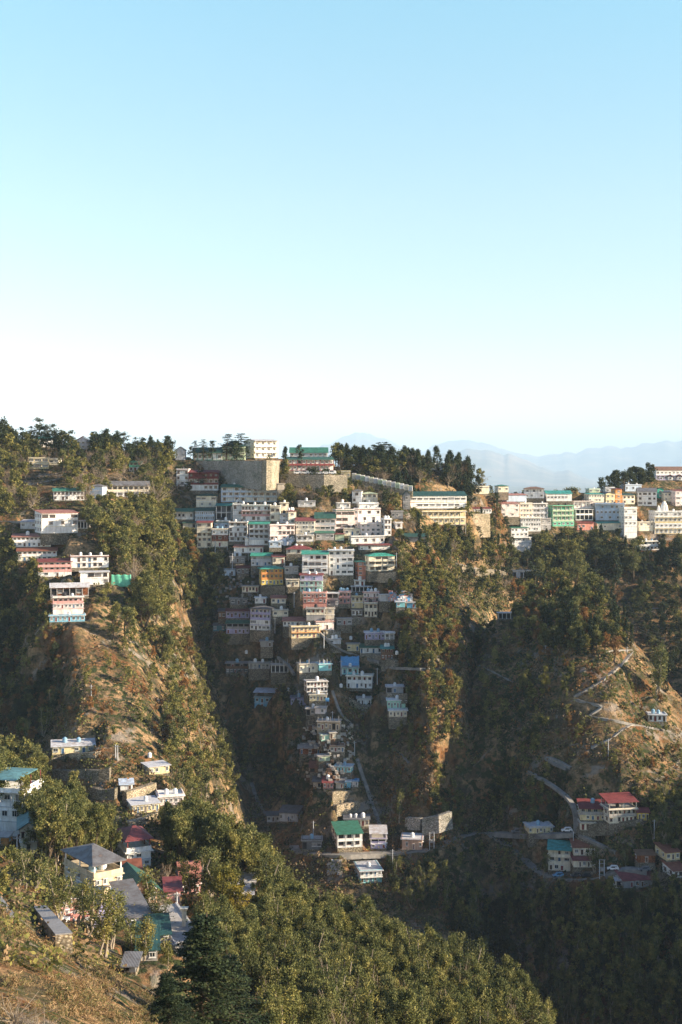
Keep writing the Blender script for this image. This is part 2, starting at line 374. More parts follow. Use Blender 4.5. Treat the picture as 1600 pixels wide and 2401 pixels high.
M_tankw = plain('tank_white', (0.78, 0.78, 0.76), 0.4)
M_tankb = plain('tank_black', (0.03, 0.03, 0.035), 0.35)
M_tankg = plain('tank_blue', (0.25, 0.42, 0.55), 0.4)
M_conc = plain('raw_concrete', (0.40, 0.38, 0.35), 0.95, 0.1)
DOORS = [M_wood, M_dred, M_dblue, M_wood]

_bx = {}
def box_obj(name, x0, x1, y0, y1, z0, z1, mat, parent):
    k = (round(x1 - x0, 2), round(y1 - y0, 2), round(z1 - z0, 1), mat.name)
    if k not in _bx:
        b = MB(); b.box(-k[0]/2, k[0]/2, -k[1]/2, k[1]/2, 0, k[2]); _bx[k] = b.mesh(name, [mat])
    return add_obj(name, _bx[k], parent, ((x0 + x1)/2, (y0 + y1)/2, z0))
FOOT = []          # footprints on the picture, to keep trees off the fronts
REFS = []          # labelled landmarks (px, py, phrase)
_wc = {}
def window_mesh(w_, h_, kind, fr, gl):
    k = (round(w_, 1), round(h_, 1), kind, fr.name, gl.name)
    if k in _wc: return _wc[k]
    w_, h_ = k[0], k[1]; b = MB(); t = 0.09
    b.box(-w_/2 + t, w_/2 - t, -0.03, 0.05, t, h_ - t, 1)
    for s in (-1, 1): b.box(s*w_/2 - (t if s > 0 else 0), s*w_/2 + (t if s < 0 else 0), -0.09, 0.04, 0, h_)
    b.box(-w_/2 + t, w_/2 - t, -0.088, 0.04, 0, t); b.box(-w_/2 + t, w_/2 - t, -0.088, 0.04, h_ - t, h_)
    if kind == 'w':
        n = 2 if w_ < 1.6 else 3
        for i in range(1, n): b.box(-w_/2 + i*w_/n - 0.03, -w_/2 + i*w_/n + 0.03, -0.075, 0.03, t, h_ - t)
        b.box(-w_/2 - 0.12, w_/2 + 0.12, -0.2, 0.03, -0.1, -0.003)              # sill
        b.box(-w_/2 - 0.15, w_/2 + 0.15, -0.5, 0.03, h_ + 0.05, h_ + 0.13)      # sun shade
    else:
        b.box(-w_/2 - 0.1, w_/2 + 0.1, -0.4, 0.03, h_ + 0.05, h_ + 0.13)
    me = b.mesh('window', [fr, gl]); _wc[k] = me; return me
_tk = {}
def tank(loc, c, label, s=1.0):
    if c not in _tk:
        b = MB(); r = 0.62
        for z0, z1, ra, rb in ((0, 0.15, r*0.96, r), (0.15, 0.5, r, r), (0.5, 0.56, r*1.05, r*1.05), (0.56, 1.0, r, r), (1.0, 1.06, r*1.05, r*1.05), (1.06, 1.2, r, r), (1.2, 1.42, r, r*0.45), (1.42, 1.5, r*0.4, r*0.38)):
            b.tube((0, 0, z0), (0, 0, z1), ra, rb, 14)
        _tk[c] = b.mesh('water_tank', [{'w': M_tankw, 'b': M_tankb, 'g': M_tankg}[c]])
    o = add_obj('water_tank', _tk[c], None, loc); o.scale = (s, s, s); o.rotation_euler.z = random.random() * 3
    return tag(o, label, 'water tank', 'water tanks in the hill town')

def roof_solid(b, kind, x0, x1, y0, y1, z, h, ov=0.5, m=0):
    x0 -= ov; x1 += ov; y0 -= ov; y1 += ov; t = 0.14
    B0 = [(x0,y0,z),(x1,y0,z),(x1,y1,z),(x0,y1,z)]
    if kind == 'H':
        yc = (y0+y1)/2; k = min((y1-y0)/2, (x1-x0)/2 - 0.2); r0, r1 = (x0+k, yc, z+h), (x1-k, yc, z+h)
        e = [(p[0],p[1],p[2]+t) for p in B0]
        b.poly(B0[::-1], m); [b.poly([B0[i],B0[(i+1)%4],e[(i+1)%4],e[i]], m) for i in range(4)]
        b.poly([e[0],e[1],r1,r0], m); b.poly([e[1],e[2],r1], m); b.poly([e[2],e[3],r0,r1], m); b.poly([e[3],e[0],r0], m)
    elif kind == 'G':
        yc = (y0+y1)/2
        for sx in (0,):
            prof = [(y0,z),(y0,z+t),(yc,z+h+t),(y1,z+t),(y1,z),(yc,z+h-0.05)]
            b.prism([(x0,p[0],p[1]) for p in prof], [(x1,p[0],p[1]) for p in prof], m)
    elif kind == 'E':
        xc = (x0+x1)/2; prof = [(x0,z),(x0,z+t),(xc,z+h+t),(x1,z+t),(x1,z),(xc,z+h-0.05)]
        b.prism([(p[0],y1,p[1]) for p in prof], [(p[0],y0,p[1]) for p in prof], m)
    elif kind == 'S':
        prof = [(y0,z),(y0,z+t),(y1,z+h+t),(y1,z+h)]
        b.prism([(x0,p[0],p[1]) for p in prof], [(x1,p[0],p[1]) for p in prof], m)

def B(x0, x1, yt, yb, wall, roof, yaw, floors, label, d=7.5, rh=1.5, t='', nm='house', cat=None, stilt=0, base='stone', band=None, gal=0, canopy=None, rods=0, dy=0, cols=None, y=None, par=0.5, fr=None, sidew=1, bh=None, ov=0.5, fnd=None, back=0.0):
    """a building whose front fills columns x0..x1 and rows yt..yb of the photo; floors are listed top to bottom"""
    if not t and roof[0] == 'F' and par > 0 and x1 - x0 > 22 and random.random() < 0.7: t = ''.join(random.choice('wwbg') for _ in range(random.choice((1, 1, 2))))
    if y: p = Vector(((((x0+x1)/2) - CX) / F * y, y, (CY - yb) / F * y))
    else: p = hit((x0 + x1) / 2, yb + dy)
    if back: p = p * ((p.y + back) / p.y)
    Yd = p.y; ya = R(yaw); z0 = (CY - yb) / F * Yd if not y else p.z
    W = (x1 - x0) * Yd / F / math.cos(ya); H = (yb - yt) * Yd / F
    fl = floors.split('/'); nf = len(fl); fh = H / nf
    root = empty(nm, (p.x, Yd, z0), ya)
    cat = cat or {'house': 'house', 'hotel': 'hotel'}.get(nm, nm.replace('_', ' ').split()[-1])
    tag(root, label, cat)
    FOOT.append((x0 - 3, x1 + 3, yt - 4, yb, Yd)); REFS.append(((x0 + x1) / 2, (yt + yb) / 2, label))
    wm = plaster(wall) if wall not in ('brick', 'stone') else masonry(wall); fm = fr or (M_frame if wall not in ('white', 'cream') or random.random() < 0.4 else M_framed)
    bm_ = plaster(band or ('white' if wall != 'white' else 'lgrey'))
    wb = MB(); sb = MB(); cb = MB(); rb_ = MB(); hw = W / 2; sets = []
    for i, f in enumerate(fl):
        k = nf - 1 - i; za, zb = k * fh, (k + 1) * fh; ver = f.startswith('*'); st = 1.25 if ver else 0.0
        wb_ = wb
        if cols and i < len(cols) and cols[i]:
            wb_ = MB()
        e_ = 0.004 * k
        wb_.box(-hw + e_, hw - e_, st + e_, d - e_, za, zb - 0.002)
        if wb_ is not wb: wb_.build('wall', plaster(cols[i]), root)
        if ver:
            n = max(len(f) - 1, 1)
            for j in range(n + 1):
                xx = min(max(-hw + W * j / n, -hw + 0.13), hw - 0.13); box_obj('column', xx - 0.13, xx + 0.13, 0.02, 0.28, za + 0.1, zb - 0.1, bm_, root)
            if k > 0 or not stilt:
                rb_.box(-hw + 0.05, hw - 0.05, 0.06, 0.16, za + 0.1, za + (0.95 if k else 0.5))
        if k > 0: sb.box(-hw - 0.12, hw + 0.12, -0.12 - (0.9 if (gal and not ver) else 0), d * 0.6, za - 0.1, za + 0.12)
        if gal and not ver and k > 0:
            rb_.box(-hw - 0.1, hw + 0.1, -1.0, -0.92, za + 0.85, za + 0.95)
            nb = max(int(W / 1.2), 2)
            for j in range(nb + 1):
                xx = -hw - 0.08 + (W + 0.16) * j / nb; rb_.box(xx - 0.03, xx + 0.03, -0.99, -0.93, za + 0.12, za + 0.85)
            if gal > 1: rb_.box(-hw - 0.09, hw + 0.09, -0.97, -0.95, za + 0.12, za + 0.84)
        cells = f[1:] if ver else f; n = len(cells)
        for j, c in enumerate(cells):
            cw = W / n; xc = -hw + cw * (j + 0.5); yy = st
            if c == '.': continue
            jit = random.uniform(0.82, 1.12)
            if c in 'wW' and random.random() < 0.07: continue
            if c in 'wWk':
                ww = min(cw * (0.62 if c != 'W' else 0.84), 1.5 if c == 'w' else 3.6) * jit; hh = min(1.25 if c != 'k' else 0.8, fh * 0.5) * random.choice((0.85, 1, 1, 1.12)); zs = za + fh * 0.5 - hh * 0.35
                o = add_obj('window', window_mesh(ww, hh, 'w', fm, M_glass if random.random() < 0.8 else M_shut), root, (xc, yy, zs))
            elif c == 'd':
                ww = min(cw * 0.5, 1.0); hh = min(2.05, fh * 0.74)
                o = add_obj('door', window_mesh(ww, hh, 'd', fm, DOORS[random.randrange(4)]), root, (xc, yy, za + 0.13))
            elif c == 'o':                                   # open bay: its shade is a dark panel on the solid wall
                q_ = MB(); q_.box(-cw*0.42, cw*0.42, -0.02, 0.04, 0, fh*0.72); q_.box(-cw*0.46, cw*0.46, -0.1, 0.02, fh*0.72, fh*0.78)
                q_.build('opening_shade', [plain('deep_shade', (0.03, 0.03, 0.032), 0.9, 0.1)], root, (xc, yy, za + 0.14))
        if sidew:
            ns = max(int(d / 4), 1)
            for s in ((1,) if yaw <= 0 or p.x < -30 else ()) + ((-1,) if yaw > 0 or p.x > 30 else ()):
                for j in range(ns):
                    o = add_obj('window', window_mesh(1.1, min(1.1, fh*0.45), 'w', fm, M_glass), root, (s * hw, st + (d - st) * (j + 0.5) / ns, za + fh * 0.36)); o.rotation_euler.z = R(90) * s
    wb.build('wall', wm, root)
    if sb.f: sb.build('floor_slab', bm_, root)
    if rb_.f: rb_.build('railing', plaster(band or wall) if wall not in ('brick', 'stone') else bm_, root)
    # plinth or stilts down to the ground
    zs = []
    for lx, ly in ((-hw, 0), (hw, 0), (-hw, d), (hw, d), (0, -0.5)):
        gx = p.x + lx * math.cos(ya) - ly * math.sin(ya); gy = Yd + lx * math.sin(ya) + ly * math.cos(ya); zs.append(z_at(gx, gy, Z0) - z0)
    low = max(min(min(zs), -0.3) - 1.0, -5.0)
    if fnd: low = min(low, -fnd)
    if stilt:
        sl = stilt * Yd / F; c_ = MB(); n = max(int(W / 3), 2)
        c_.box(-hw - 0.2, hw + 0.2, -0.4, d, -0.25, -0.004)
        for j in range(n + 1): xx = -hw + 0.15 + (W - 0.3) * j / n; box_obj('stilt', xx - 0.12, xx + 0.12, -0.25, 0.0, min(low, -sl), -0.25, M_conc, root)
        c_.build('base_slab', M_conc, root)
        f_ = MB(); f_.box(-hw + 0.2, hw - 0.2, min(2.2, d * 0.4), d - 0.1, low, -0.26); f_.build('foundation', masonry(base), root)
    else:
        f_ = MB(); f_.box(-hw - 0.08, hw + 0.08, -0.08, d - 0.05, low, -0.004); f_.build('foundation', masonry(base), root)
    # roof
    rk = roof.split(':'); rc = rk[1] if len(rk) > 1 else 'conc'; zt = nf * fh; rr = MB()
    if rk[0] == 'F':
        rr.box(-hw - ov, hw + ov, -ov - (0.6 if gal else 0), d + 0.2, zt + 0.001, zt + 0.2); rr.build('roof', plaster(rc), root)
        if par > 0:
            pm = MB(); pz0, pz1 = zt + 0.201, zt + 0.2 + par
            pm.box(-hw - 0.1, hw + 0.1, -0.1, 0.05, pz0, pz1); pm.box(-hw - 0.1, -hw + 0.05, 0.05, d, pz0, pz1); pm.box(hw - 0.05, hw + 0.1, 0.05, d, pz0, pz1)
            pm.build('parapet', wm, root)
    else:
        roof_solid(rr, rk[0], -hw, hw, 0, d, zt + 0.001, rh, ov); rr.build('roof', sheet(rc), root)
        if rk[0] == 'S':
            q_ = MB(); q2 = MB()
            q_.prism([(-hw, 0.1, zt), (-hw, d - 0.1, zt), (-hw, d - 0.1, zt + rh * 0.93)], [(-hw + 0.2, 0.1, zt), (-hw + 0.2, d - 0.1, zt), (-hw + 0.2, d - 0.1, zt + rh * 0.93)])
            q2.prism([(hw - 0.2, 0.1, zt), (hw - 0.2, d - 0.1, zt), (hw - 0.2, d - 0.1, zt + rh * 0.93)], [(hw, 0.1, zt), (hw, d - 0.1, zt), (hw, d - 0.1, zt + rh * 0.93)])
            q_.build('gable_wall', wm, root); q2.build('gable_wall', wm, root)
        elif rk[0] == 'G':
            for s in (-1, 1):
                q_ = MB(); q_.prism([(s*hw, 0.02, zt), (s*hw, d-0.02, zt), (s*hw, d/2, zt + rh * 0.86)], [(s*(hw-0.2), 0.02, zt), (s*(hw-0.2), d-0.02, zt), (s*(hw-0.2), d/2, zt + rh * 0.86)])
                q_.build('gable_wall', wm, root)
        elif rk[0] == 'E':
            q_ = MB(); q_.prism([(-hw+0.02, 0, zt), (hw-0.02, 0, zt), (0, 0, zt + rh*0.86)], [(-hw+0.02, d, zt), (hw-0.02, d, zt), (0, d, zt + rh*0.86)]); q_.build('gable_wall', wm, root)
    if canopy:                                                # roof on posts above the terrace
        ck, cc, ch, crh = canopy[:4]; pm = plain('post_' + canopy[4], PAL[canopy[4]]) if len(canopy) > 4 else M_steel
        c_ = MB(); n = max(int(W / 4), 1)
        for j in range(n + 1):
            xx = -hw + 0.2 + (W - 0.4) * j / n
            for yy in (0.2, d * 0.5, d - 0.2): box_obj('post', xx - 0.1, xx + 0.1, yy - 0.1, yy + 0.1, zt + 0.2, zt + ch + 0.05, pm, root)
        q_ = MB(); roof_solid(q_, ck, -hw, hw * (canopy[5] if len(canopy) > 5 else 1), 0, d, zt + ch, crh, 0.6); q_.build('canopy_roof', sheet(cc), root)
    for j in range(rods):
        xx = -hw + 0.3 + (W - 0.6) * j / max(rods - 1, 1); hh = 1.2 + random.random() * 1.2
        q_ = MB(); q_.box(xx - 0.14, xx + 0.14, 0.3, 0.58, zt + 0.2, zt + hh); [q_.tube((xx + dx, 0.44, zt + hh), (xx + dx * 1.4, 0.44, zt + hh + 0.6), 0.02, 0.02, 4) for dx in (-0.08, 0.08)]
        q_.build('pillar_stub', M_conc, root)
    # water tanks stand on the roof: things of their own
    names = {'w': 'white', 'b': 'black', 'g': 'pale blue'}; pos = ['left', 'middle', 'right', 'far right', 'fifth']
    zz = zt + (0.2 if rk[0] == 'F' else rh * 0.55)
    for j, c in enumerate(t):
        fx = (j + 1) / (len(t) + 1) - 0.5 + (random.random() - 0.5) * 0.15; yy = d * (0.35 if rk[0] == 'F' else 0.62)
        l = Vector((fx * W, yy, zz)); l.rotate(Matrix.Rotation(ya, 3, 'Z'))
        k = t.count(c); short = ' '.join(label.split()[:11])
        which = '' if k == 1 else {2: ['left', 'right'], 3: ['left', 'middle', 'right']}.get(k, pos)[t[:j].count(c) % len(pos)] + ' '
        tank(Vector((p.x, Yd, z0)) + l, c, (which + names[c] + ' tank on ' + short), 0.9 + random.random() * 0.35)
    # cut the terrace it stands on
    cut = [(p.x, Yd, hw + 0.9, -2.6, d + 0.9, ya, z0 - 0.15)]
    for c in cut: CUTS.append(c)
    return root
CUTS = []

def world_box(px0, px1, yt, yb, d=3.0, y=None, yaw=0):
    p = hit((px0+px1)/2, yb) if y is None else Vector((((px0+px1)/2 - CX)/F*y, y, (CY-yb)/F*y))
    return p, (px1-px0)*p.y/F, (yb-yt)*p.y/F

def stone_wall(pts, h, label, c='stone', th=0.8, name='retaining_wall', up=0.0, batter=0.12):
    """a wall along image points; h is its height in photo rows"""
    P = [hit(a_, b_) for a_, b_ in pts]; b = MB(); n = len(P)
    o0 = P[0].copy(); L = []
    for i, p in enumerate(P):
        q = P[min(i+1, n-1)] - P[max(i-1, 0)]; q.z = 0; q.normalize(); nr = Vector((-q.y, q.x, 0)); H = h * p.y / F
        a0 = p - o0; L.append([a0 - nr*th*0.2 + Vector((0,0,-2.5)) , a0 + nr*(th + 1.5) + Vector((0,0,-2.5)), a0 + nr*(th + 1.5) + Vector((0,0,H+up)), a0 + nr*H*batter + Vector((0,0,H+up))])
    for i in range(n-1):
        for k in range(4): b.poly([L[i][k], L[i+1][k], L[i+1][(k+1)%4], L[i][(k+1)%4]])
    b.poly(L[0][::-1]); b.poly(L[-1])
    o = b.build(name, masonry(c), None, o0); tag(o, label, 'wall'); REFS.append((pts[n//2][0], pts[n//2][1], label))
    for p in P: FOOT.append((CX + F*p.x/p.y - 6, CX + F*p.x/p.y + 6, CY - F*p.z/p.y - h, CY - F*p.z/p.y, p.y))
    return o

def ribbon(pts, width, name, mat, label=None, cat=None, kind='structure', lift=0.25, skirt=1.6, sub=4, carve_w=0.6):
    """a road or path draped over the hill"""
    P = []
    for (a0, b0), (a1, b1) in zip(pts[:-1], pts[1:]):
        for k in range(sub): P.append(hit(a0 + (a1-a0)*k/sub, b0 + (b1-b0)*k/sub))
    P.append(hit(*pts[-1])); A = np.array(P)
    for _ in range(3): A[1:-1] = 0.25*A[:-2] + 0.5*A[1:-1] + 0.25*A[2:]
    P = [Vector(a_) for a_ in A]; n = len(P); b = MB(); o0 = P[0].copy(); L = []
    for i, p in enumerate(P):
        q = P[min(i+1, n-1)] - P[max(i-1, 0)]; q.z = 0; q.normalize(); nr = Vector((-q.y, q.x, 0)) * width/2; u = Vector((0, 0, lift)); a0 = p - o0
        L.append([a0 - nr + u, a0 + nr + u, a0 + nr*1.15 + u - Vector((0,0,skirt)), a0 - nr*1.15 + u - Vector((0,0,skirt))])
        ROADCUT.append((p.x, p.y, width/2 + carve_w, p.z))
    for i in range(n-1):
        for k in range(4): b.poly([L[i][k], L[i][(k+1)%4], L[i+1][(k+1)%4], L[i+1][k]], 0)
    o = b.build(name, mat, None, o0)
    tag(o, label, cat, kind=kind)
    for i in range(0, n, 2):
        pp = P[i]; wpx = width/2*F/pp.y + 4; u, v = CX + F*pp.x/pp.y, CY - F*pp.z/pp.y; FOOT.append((u - wpx, u + wpx, v - 4, v + 2, pp.y))
    return P
ROADCUT = []
# ---------------------------------------------------------------- the buildings, one call each
# --- left: ridge and upper slope
B(86,130,1028,1048,'white','H:teal',13,'*wwwww/wdwdw','white two-storey villa with teal roof among ridge trees, far left',rh=1.6,d=9)
B(178,212,1034,1053,'ppink','E:salroof',10,'kwk/www','pink gabled cottage on the skyline beside the leftmost pines',rh=2.6,d=10)
B(66,113,1073,1099,'pyellow','F:cream',13,'WWW/WWW','long cream villa with big glazed bays below the ridge villa',par=0)
B(115,138,1075,1090,'cream','F:lgrey',0,'WW','low cream annex joined right of the glazed cream villa',par=0)
B(303,331,1084,1105,'white','S:green',0,'*www/wdw','small white house with bright green balcony below ridge pines',band='bgreen',rh=0.8)
B(127,196,1152,1173,'white','G:green',13,'wwwwwwww/w.dw..ww','white longhouse with low green roof left of the small white cube',rh=1.5)
B(210,240,1141,1168,'pblue','H:dgrey',-8,'.w./.../','small bluish white cube house with grey pyramid roof',rh=1.2)
B(253,349,1139,1165,'white','G:dgrey',13,'*wwwwwwww/WwWdwwWw','long white two-storey lodge with dark grey slate roof on left slope',rh=2.2,band='cream',stilt=8)
B(102,179,1203,1250,'white','S:salroof',26,'WW..W/.w.w.w/......','tall white block with salmon roof above the three row houses',d=13,rh=1.0,band='cream')
B(181,204,1222,1240,'conc','F:conc',0,'*ooo','open concrete frame terrace right of the salmon roofed block',par=0,nm='terrace_frame',cat='terrace')
B(48,86,1224,1240,'lgrey','S:lgrey',0,'w.w','low grey lean-to shed left of the salmon roofed block',rh=0.8,nm='shed')
B(32,117,1259,1282,'white','S:salroof',13,'*wdwdwdwdw/dwddwddw','topmost of three terraced rows with weathered red roof',rh=1.0,band='white',t='ww')
B(43,131,1292,1315,'ppink','S:rust',13,'*wdwwdwwd/wdwwdwwd','middle terraced row, half hidden behind a tree, rust roof',rh=1.0,cols=['ppink','cream'])
B(91,166,1318,1352,'white','S:red',13,'*wdwdwd/*wdwdwd/.w.dw.','lowest terraced row with arched balconies and patchy red roof',rh=0.9,band='pink')
B(168,253,1305,1331,'white','F:red',13,'.dwdw.w/.dwdww.','white two-storey house with red roof rim and rooftop tanks',t='www',par=0.3,d=8,band='white',gal=0)
B(190,254,1342,1371,'white','F:lgrey',13,'.WWw/....w','white flat-roofed house with blue window frames left of green tarpaulin',par=0,d=7)
B(121,206,1378,1399,'brick','G:lgrey',13,'*owoow.','unfinished brick storey with sagging grey roof on posts',rh=1.6,d=7,band='conc')
B(126,194,1402,1440,'ppink','F:conc',13,'*wdwdwd/wwdwwdww/.......','pinkish guest house with brown veranda under the unfinished brick storey',d=7,t='bw',band='pink')
B(118,197,1444,1458,'blue','F:lgrey',13,'wdwwdwww','bright blue single-storey house with white trim at brown slope edge',par=0.3,t='w',d=6,band='white')
# --- left spur, lower
B(125,219,1750,1767,'pyellow','S:lgrey',13,'wdwwdw','long yellow cottage with grey sheet roof alone on brown slope',rh=1.0,d=6,t='gg')
B(352,396,1797,1815,'pyellow','F:lgrey',28,'ww.w','small yellow cube house with flat grey roof on left spur',d=7,par=0)
B(283,311,1840,1853,'white','S:pblue',12,'.d','tiny white hut with pale blue sheet roof',rh=0.8,d=4,nm='hut',sidew=0)
B(312,372,1886,1906,'pyellow','F:lgrey',20,'wdwdwwd','yellow house with long flat grey roof above foreground trees',d=9,par=0,t='w')
B(374,430,1868,1888,'ppink','F:white',14,'wdwwd','pinkish white house with cluttered flat roof right of yellow one',d=8,par=0.5,t='ww')
# --- left edge and near village
B(-30,52,1858,1960,'white','F:white',-12,'*www/www/....','white multi-storey house with teal canopy on red posts at left edge',d=10,canopy=('H','turq',2.7,0.5,'red',0.55),par=0.7)
B(48,86,1945,2003,'cream','E:turq',14,'w.W/.w.','cream two-storey house with turquoise gabled roof, near left',rh=1.5,d=9,ov=0.7)
B(-12,17,1964,1984,'orange','F:conc',0,'W.','orange kiosk with flat roof at the left frame edge',nm='kiosk',d=4,par=0)
B(300,352,1998,2034,'white','F:white',24,'ww./.ww','white house under a red pavilion roof on red posts',d=9,canopy=('H','maroon',2.6,2.0,'red'),par=0.9)
B(225,283,2056,2122,'sand','F:sand',38,'wwww/w.dw/....','large sand coloured house with grey hipped pavilion roof streaked with rust',d=12,canopy=('H','slate',2.5,1.9,'white'),par=0.9,ov=0.3)
B(291,330,2048,2062,'dgrey','S:rust',12,'d.w','small dark shed with rusty red sheet roof',rh=1.0,d=6,nm='shed',sidew=0)
B(296,366,2092,2122,'peach','E:dgreen',24,'w.ww','peach bungalow with dark green gabled roof below big grey roof',rh=2.6,d=10,ov=0.8)
B(389,423,2090,2122,'pink','S:maroon',10,'.w','narrow pink hut with maroon roof among near trees',rh=0.8,d=6,nm='hut')
B(425,470,2058,2096,'pink','G:salroof',14,'ww./w.d','pink house with faded red roof screened by trees',rh=2.2,d=8)
B(308,352,2150,2182,'white','S:slate',24,'w.wd','whitewashed house under a long grey corrugated roof',rh=2.2,d=13)
B(228,258,2172,2192,'cream','S:lav',0,'.d','little cream hut with violet blue corrugated roof',rh=1.6,d=6,nm='hut')
B(352,396,2192,2212,'cream','S:dteal',12,'w.w','small house with dark teal tarpaulin roof in near village',rh=1.2,d=6)
B(412,470,2212,2250,'lgrey','F:conc',20,'w.dw','near house with broad cracked concrete roof and a stub column',d=19,par=0.25,t='')
B(541,592,2098,2134,'cream','S:lgrey',0,'w.w','cream house with wavy grey sheet roof behind yellow tree',rh=1.6,d=9)
B(324,368,2228,2254,'grey','S:dteal',8,'.w','lowest near shack with dark green sheet roof',rh=1.6,d=7,nm='shack')
B(291,317,2266,2280,'dgrey','S:dgrey',0,'o.','patched junk shack with crumpled tin roof at slope foot',rh=0.5,d=3,nm='shack',sidew=0)
# --- ridge centre
B(600,652,1034,1074,'cream','G:lgrey',32,'*wwww/*wwww/*wwww','cream four-level hotel with shallow pale roof on the skyline',rh=1.0,d=13,nm='hotel',band='white')
B(452,520,1062,1080,'white','G:dgreen',0,'*wwwwww','long school hall with dark green roof behind the great stone wall',rh=3.0,d=10,band='green')
B(412,433,1056,1078,'lgrey','E:dgrey',0,'w.w','grey gabled house among pines left of the school hall',rh=2)
B(521,574,1046,1078,'pgreen','H:dteal',0,'wwww/wwww','dark teal roofed building hidden behind the big cedar on skyline',rh=3.2,d=10)
B(677,783,1078,1104,'white','G:dgreen',13,'*wwwwwwwwww/*wwwwwwwwww','maroon and white colonnaded ridge hotel beside parked vans',rh=1.5,d=10,nm='hotel',band='maroon')
B(680,768,1062,1072,'lgrey','G:green',0,'wwwwwwww','long green roofed hall rising behind the colonnaded ridge hotel',rh=3.2,d=12,y=726)
B(414,442,1102,1140,'white','F:maroon',0,'w.w/w.w/.w.','white tower end of the red and white lodge',d=8,band='lgrey')
B(442,512,1108,1150,'white','S:maroon',0,'*w..www/*w..www/w..www','red and white lodge with maroon roof below the great stone wall',d=8,rh=1.2,band='red',cols=['red',None,None])
# --- centre town, upper
B(518,650,1143,1177,'white','G:green',-4,'*wwwwwwwww/*wwwwwwwww/*wwwwwwwww','long three-storey hotel with nine balcony bays and green roof',rh=1.5,d=9,nm='hotel',cat='hotel',band='pblue',t='wwbw')
B(651,668,1134,1168,'lstone','F:lstone',10,'.','tall bare stone buttress right of the long bay hotel',nm='stone_tower',cat='tower',par=0,sidew=0)
B(460,507,1163,1189,'cream','H:dgreen',0,'WW.W/ww.ww','cream house with broad dark green roof below the red lodge',rh=1.2)
B(406,453,1200,1218,'white','G:green',0,'*wwwww','white glazed cottage with green roof, leftmost of upper town',rh=1.6)
B(457,503,1198,1221,'pblue','G:dgreen',0,'wwwwwwwww/wwwwwwwww','pale blue glazed house with dark green roof, beside leftmost cottage',rh=1.4,band='pblue')
B(507,543,1186,1218,'dgrey','S:teal',0,'*o.o/*oo.','dim grey block with teal lean-to roof below the long hotel',rh=1.0)
B(546,580,1184,1222,'white','F:conc',0,'w.w/.w./...','white block with a big round window, left end of lattice building',t='bw',d=7)
B(567,634,1186,1222,'white','F:dgreen',0,'wwwwwwwww/*wwwwwww/w.ww.w','white lattice-fronted building with pink awning in upper town',t='bwbw',d=7.5,band='pink')
B(634,657,1188,1222,'cream','F:conc',0,'ww/w.','narrow cream block, right end of the lattice building',t='w',d=7)
B(677,695,1199,1230,'cream','H:red',13,'w/w','slim cream tower with red cap crowned by white tanks',rh=0.6,d=5,t='www',nm='tower_house',cat='house')
B(694,738,1222,1252,'cream','S:maroon',0,'wwwwww/w.ww.w/.w.w.','cream house with sagging maroon roof right of slim tower',rh=1.4)
B(739,787,1216,1246,'ppink','S:dgreen',0,'*WwWW/WWWW','pinkish house under steep dark green roof with white dormers',rh=2.8,d=8,band='lgrey')
B(788,831,1197,1240,'ppink','F:green',13,'WWW/WWW/WWW','beige block with nine wide brown windows and green rim',d=8,band='ppink',fr=M_framed,t='w')
B(831,840,1194,1240,'ppink','F:ppink',0,'w/w/w','narrow pink stair tower beside the nine-window block',d=8,par=0.3,sidew=0,nm='stair_tower',cat='tower')
B(840,893,1194,1224,'white','F:salroof',13,'w.w.w/.w.w.','dazzling white house with scattered small windows in town centre',d=8,t='w')
B(846,905,1228,1258,'ppink','F:white',13,'wwwww/wwwww/wwwww','pinkish white block with tight rows of small square windows',d=7,t='wbw',band='ppink')
B(902,918,1218,1256,'white','F:white',13,'ww/ww/ww','white stair end of the small-window block',d=7,t='ww',par=0.4)
B(824,902,1259,1275,'white','F:dgrey',13,'.w.w.w.w','white single-storey house with cluttered dark roof above red awning',d=6,t='bwb')
B(845,915,1279,1289,'white','S:red',13,'..w.....','white ground floor sheltered by a bright red awning',rh=0.5,d=4,ov=0.9)
B(786,807,1253,1267,'pgreen','H:maroon',0,'.','pale green tank house on concrete legs with little maroon roof',rh=0.6,d=5,stilt=18,nm='tank_house',cat='tank house',sidew=0)
B(826,848,1152,1180,'white','H:dgrey',-6,'w/w.','white villa wing with dark hipped roof above town centre',rh=1,d=7)
B(850,886,1158,1182,'cream','H:pgreen',13,'*www/www','cream villa wing with open veranda above town centre',rh=1.0,d=7)
B(843,888,1182,1196,'white','F:white',13,'........','blank white terrace block under the cream villa',d=6,par=0.8,sidew=0)
B(918,946,1200,1216,'grey','F:conc',0,'ww.','small grey house right of an orange-leaved tree, upper town',d=6)
# --- resort and ridge stalls
B(962,1096,1163,1192,'white','G:dteal',13,'WWWWWWWWW/WWWWWWWW.','large resort with teal roof edged in orange',rh=2.4,d=12,nm='hotel',cat='hotel',band='orange')
B(946,962,1160,1194,'grey','E:dteal',0,'w/w','grey gabled end wing on the left of the teal resort',rh=2.0,d=12)
B(990,1094,1200,1230,'pyellow','F:lgrey',13,'*wwwwwwww/*wwwwwwww','yellow terrace block with two rows of eight bays under resort',d=6,band='cream',par=0.6,stilt=10)
B(1101,1154,1193,1204,'white','S:red',13,'wwwwwwww','low white arcade with thin red roof right of the resort',rh=0.7,d=6)
B(1010,1046,1088,1102,'white','F:white',13,'w.w','white house peeping out between dark conifers on the ridge',d=7)
B(1115,1148,1142,1158,'cream','F:lgrey',13,'ww.w','cream flat-roofed house at the foot of the conifer ridge',d=7,t='b')
B(946,998,1259,1270,'dgrey','S:dteal',0,'w..w','dark shed with long teal roof on slope below resort',rh=1.4,d=6,stilt=12,nm='shed')
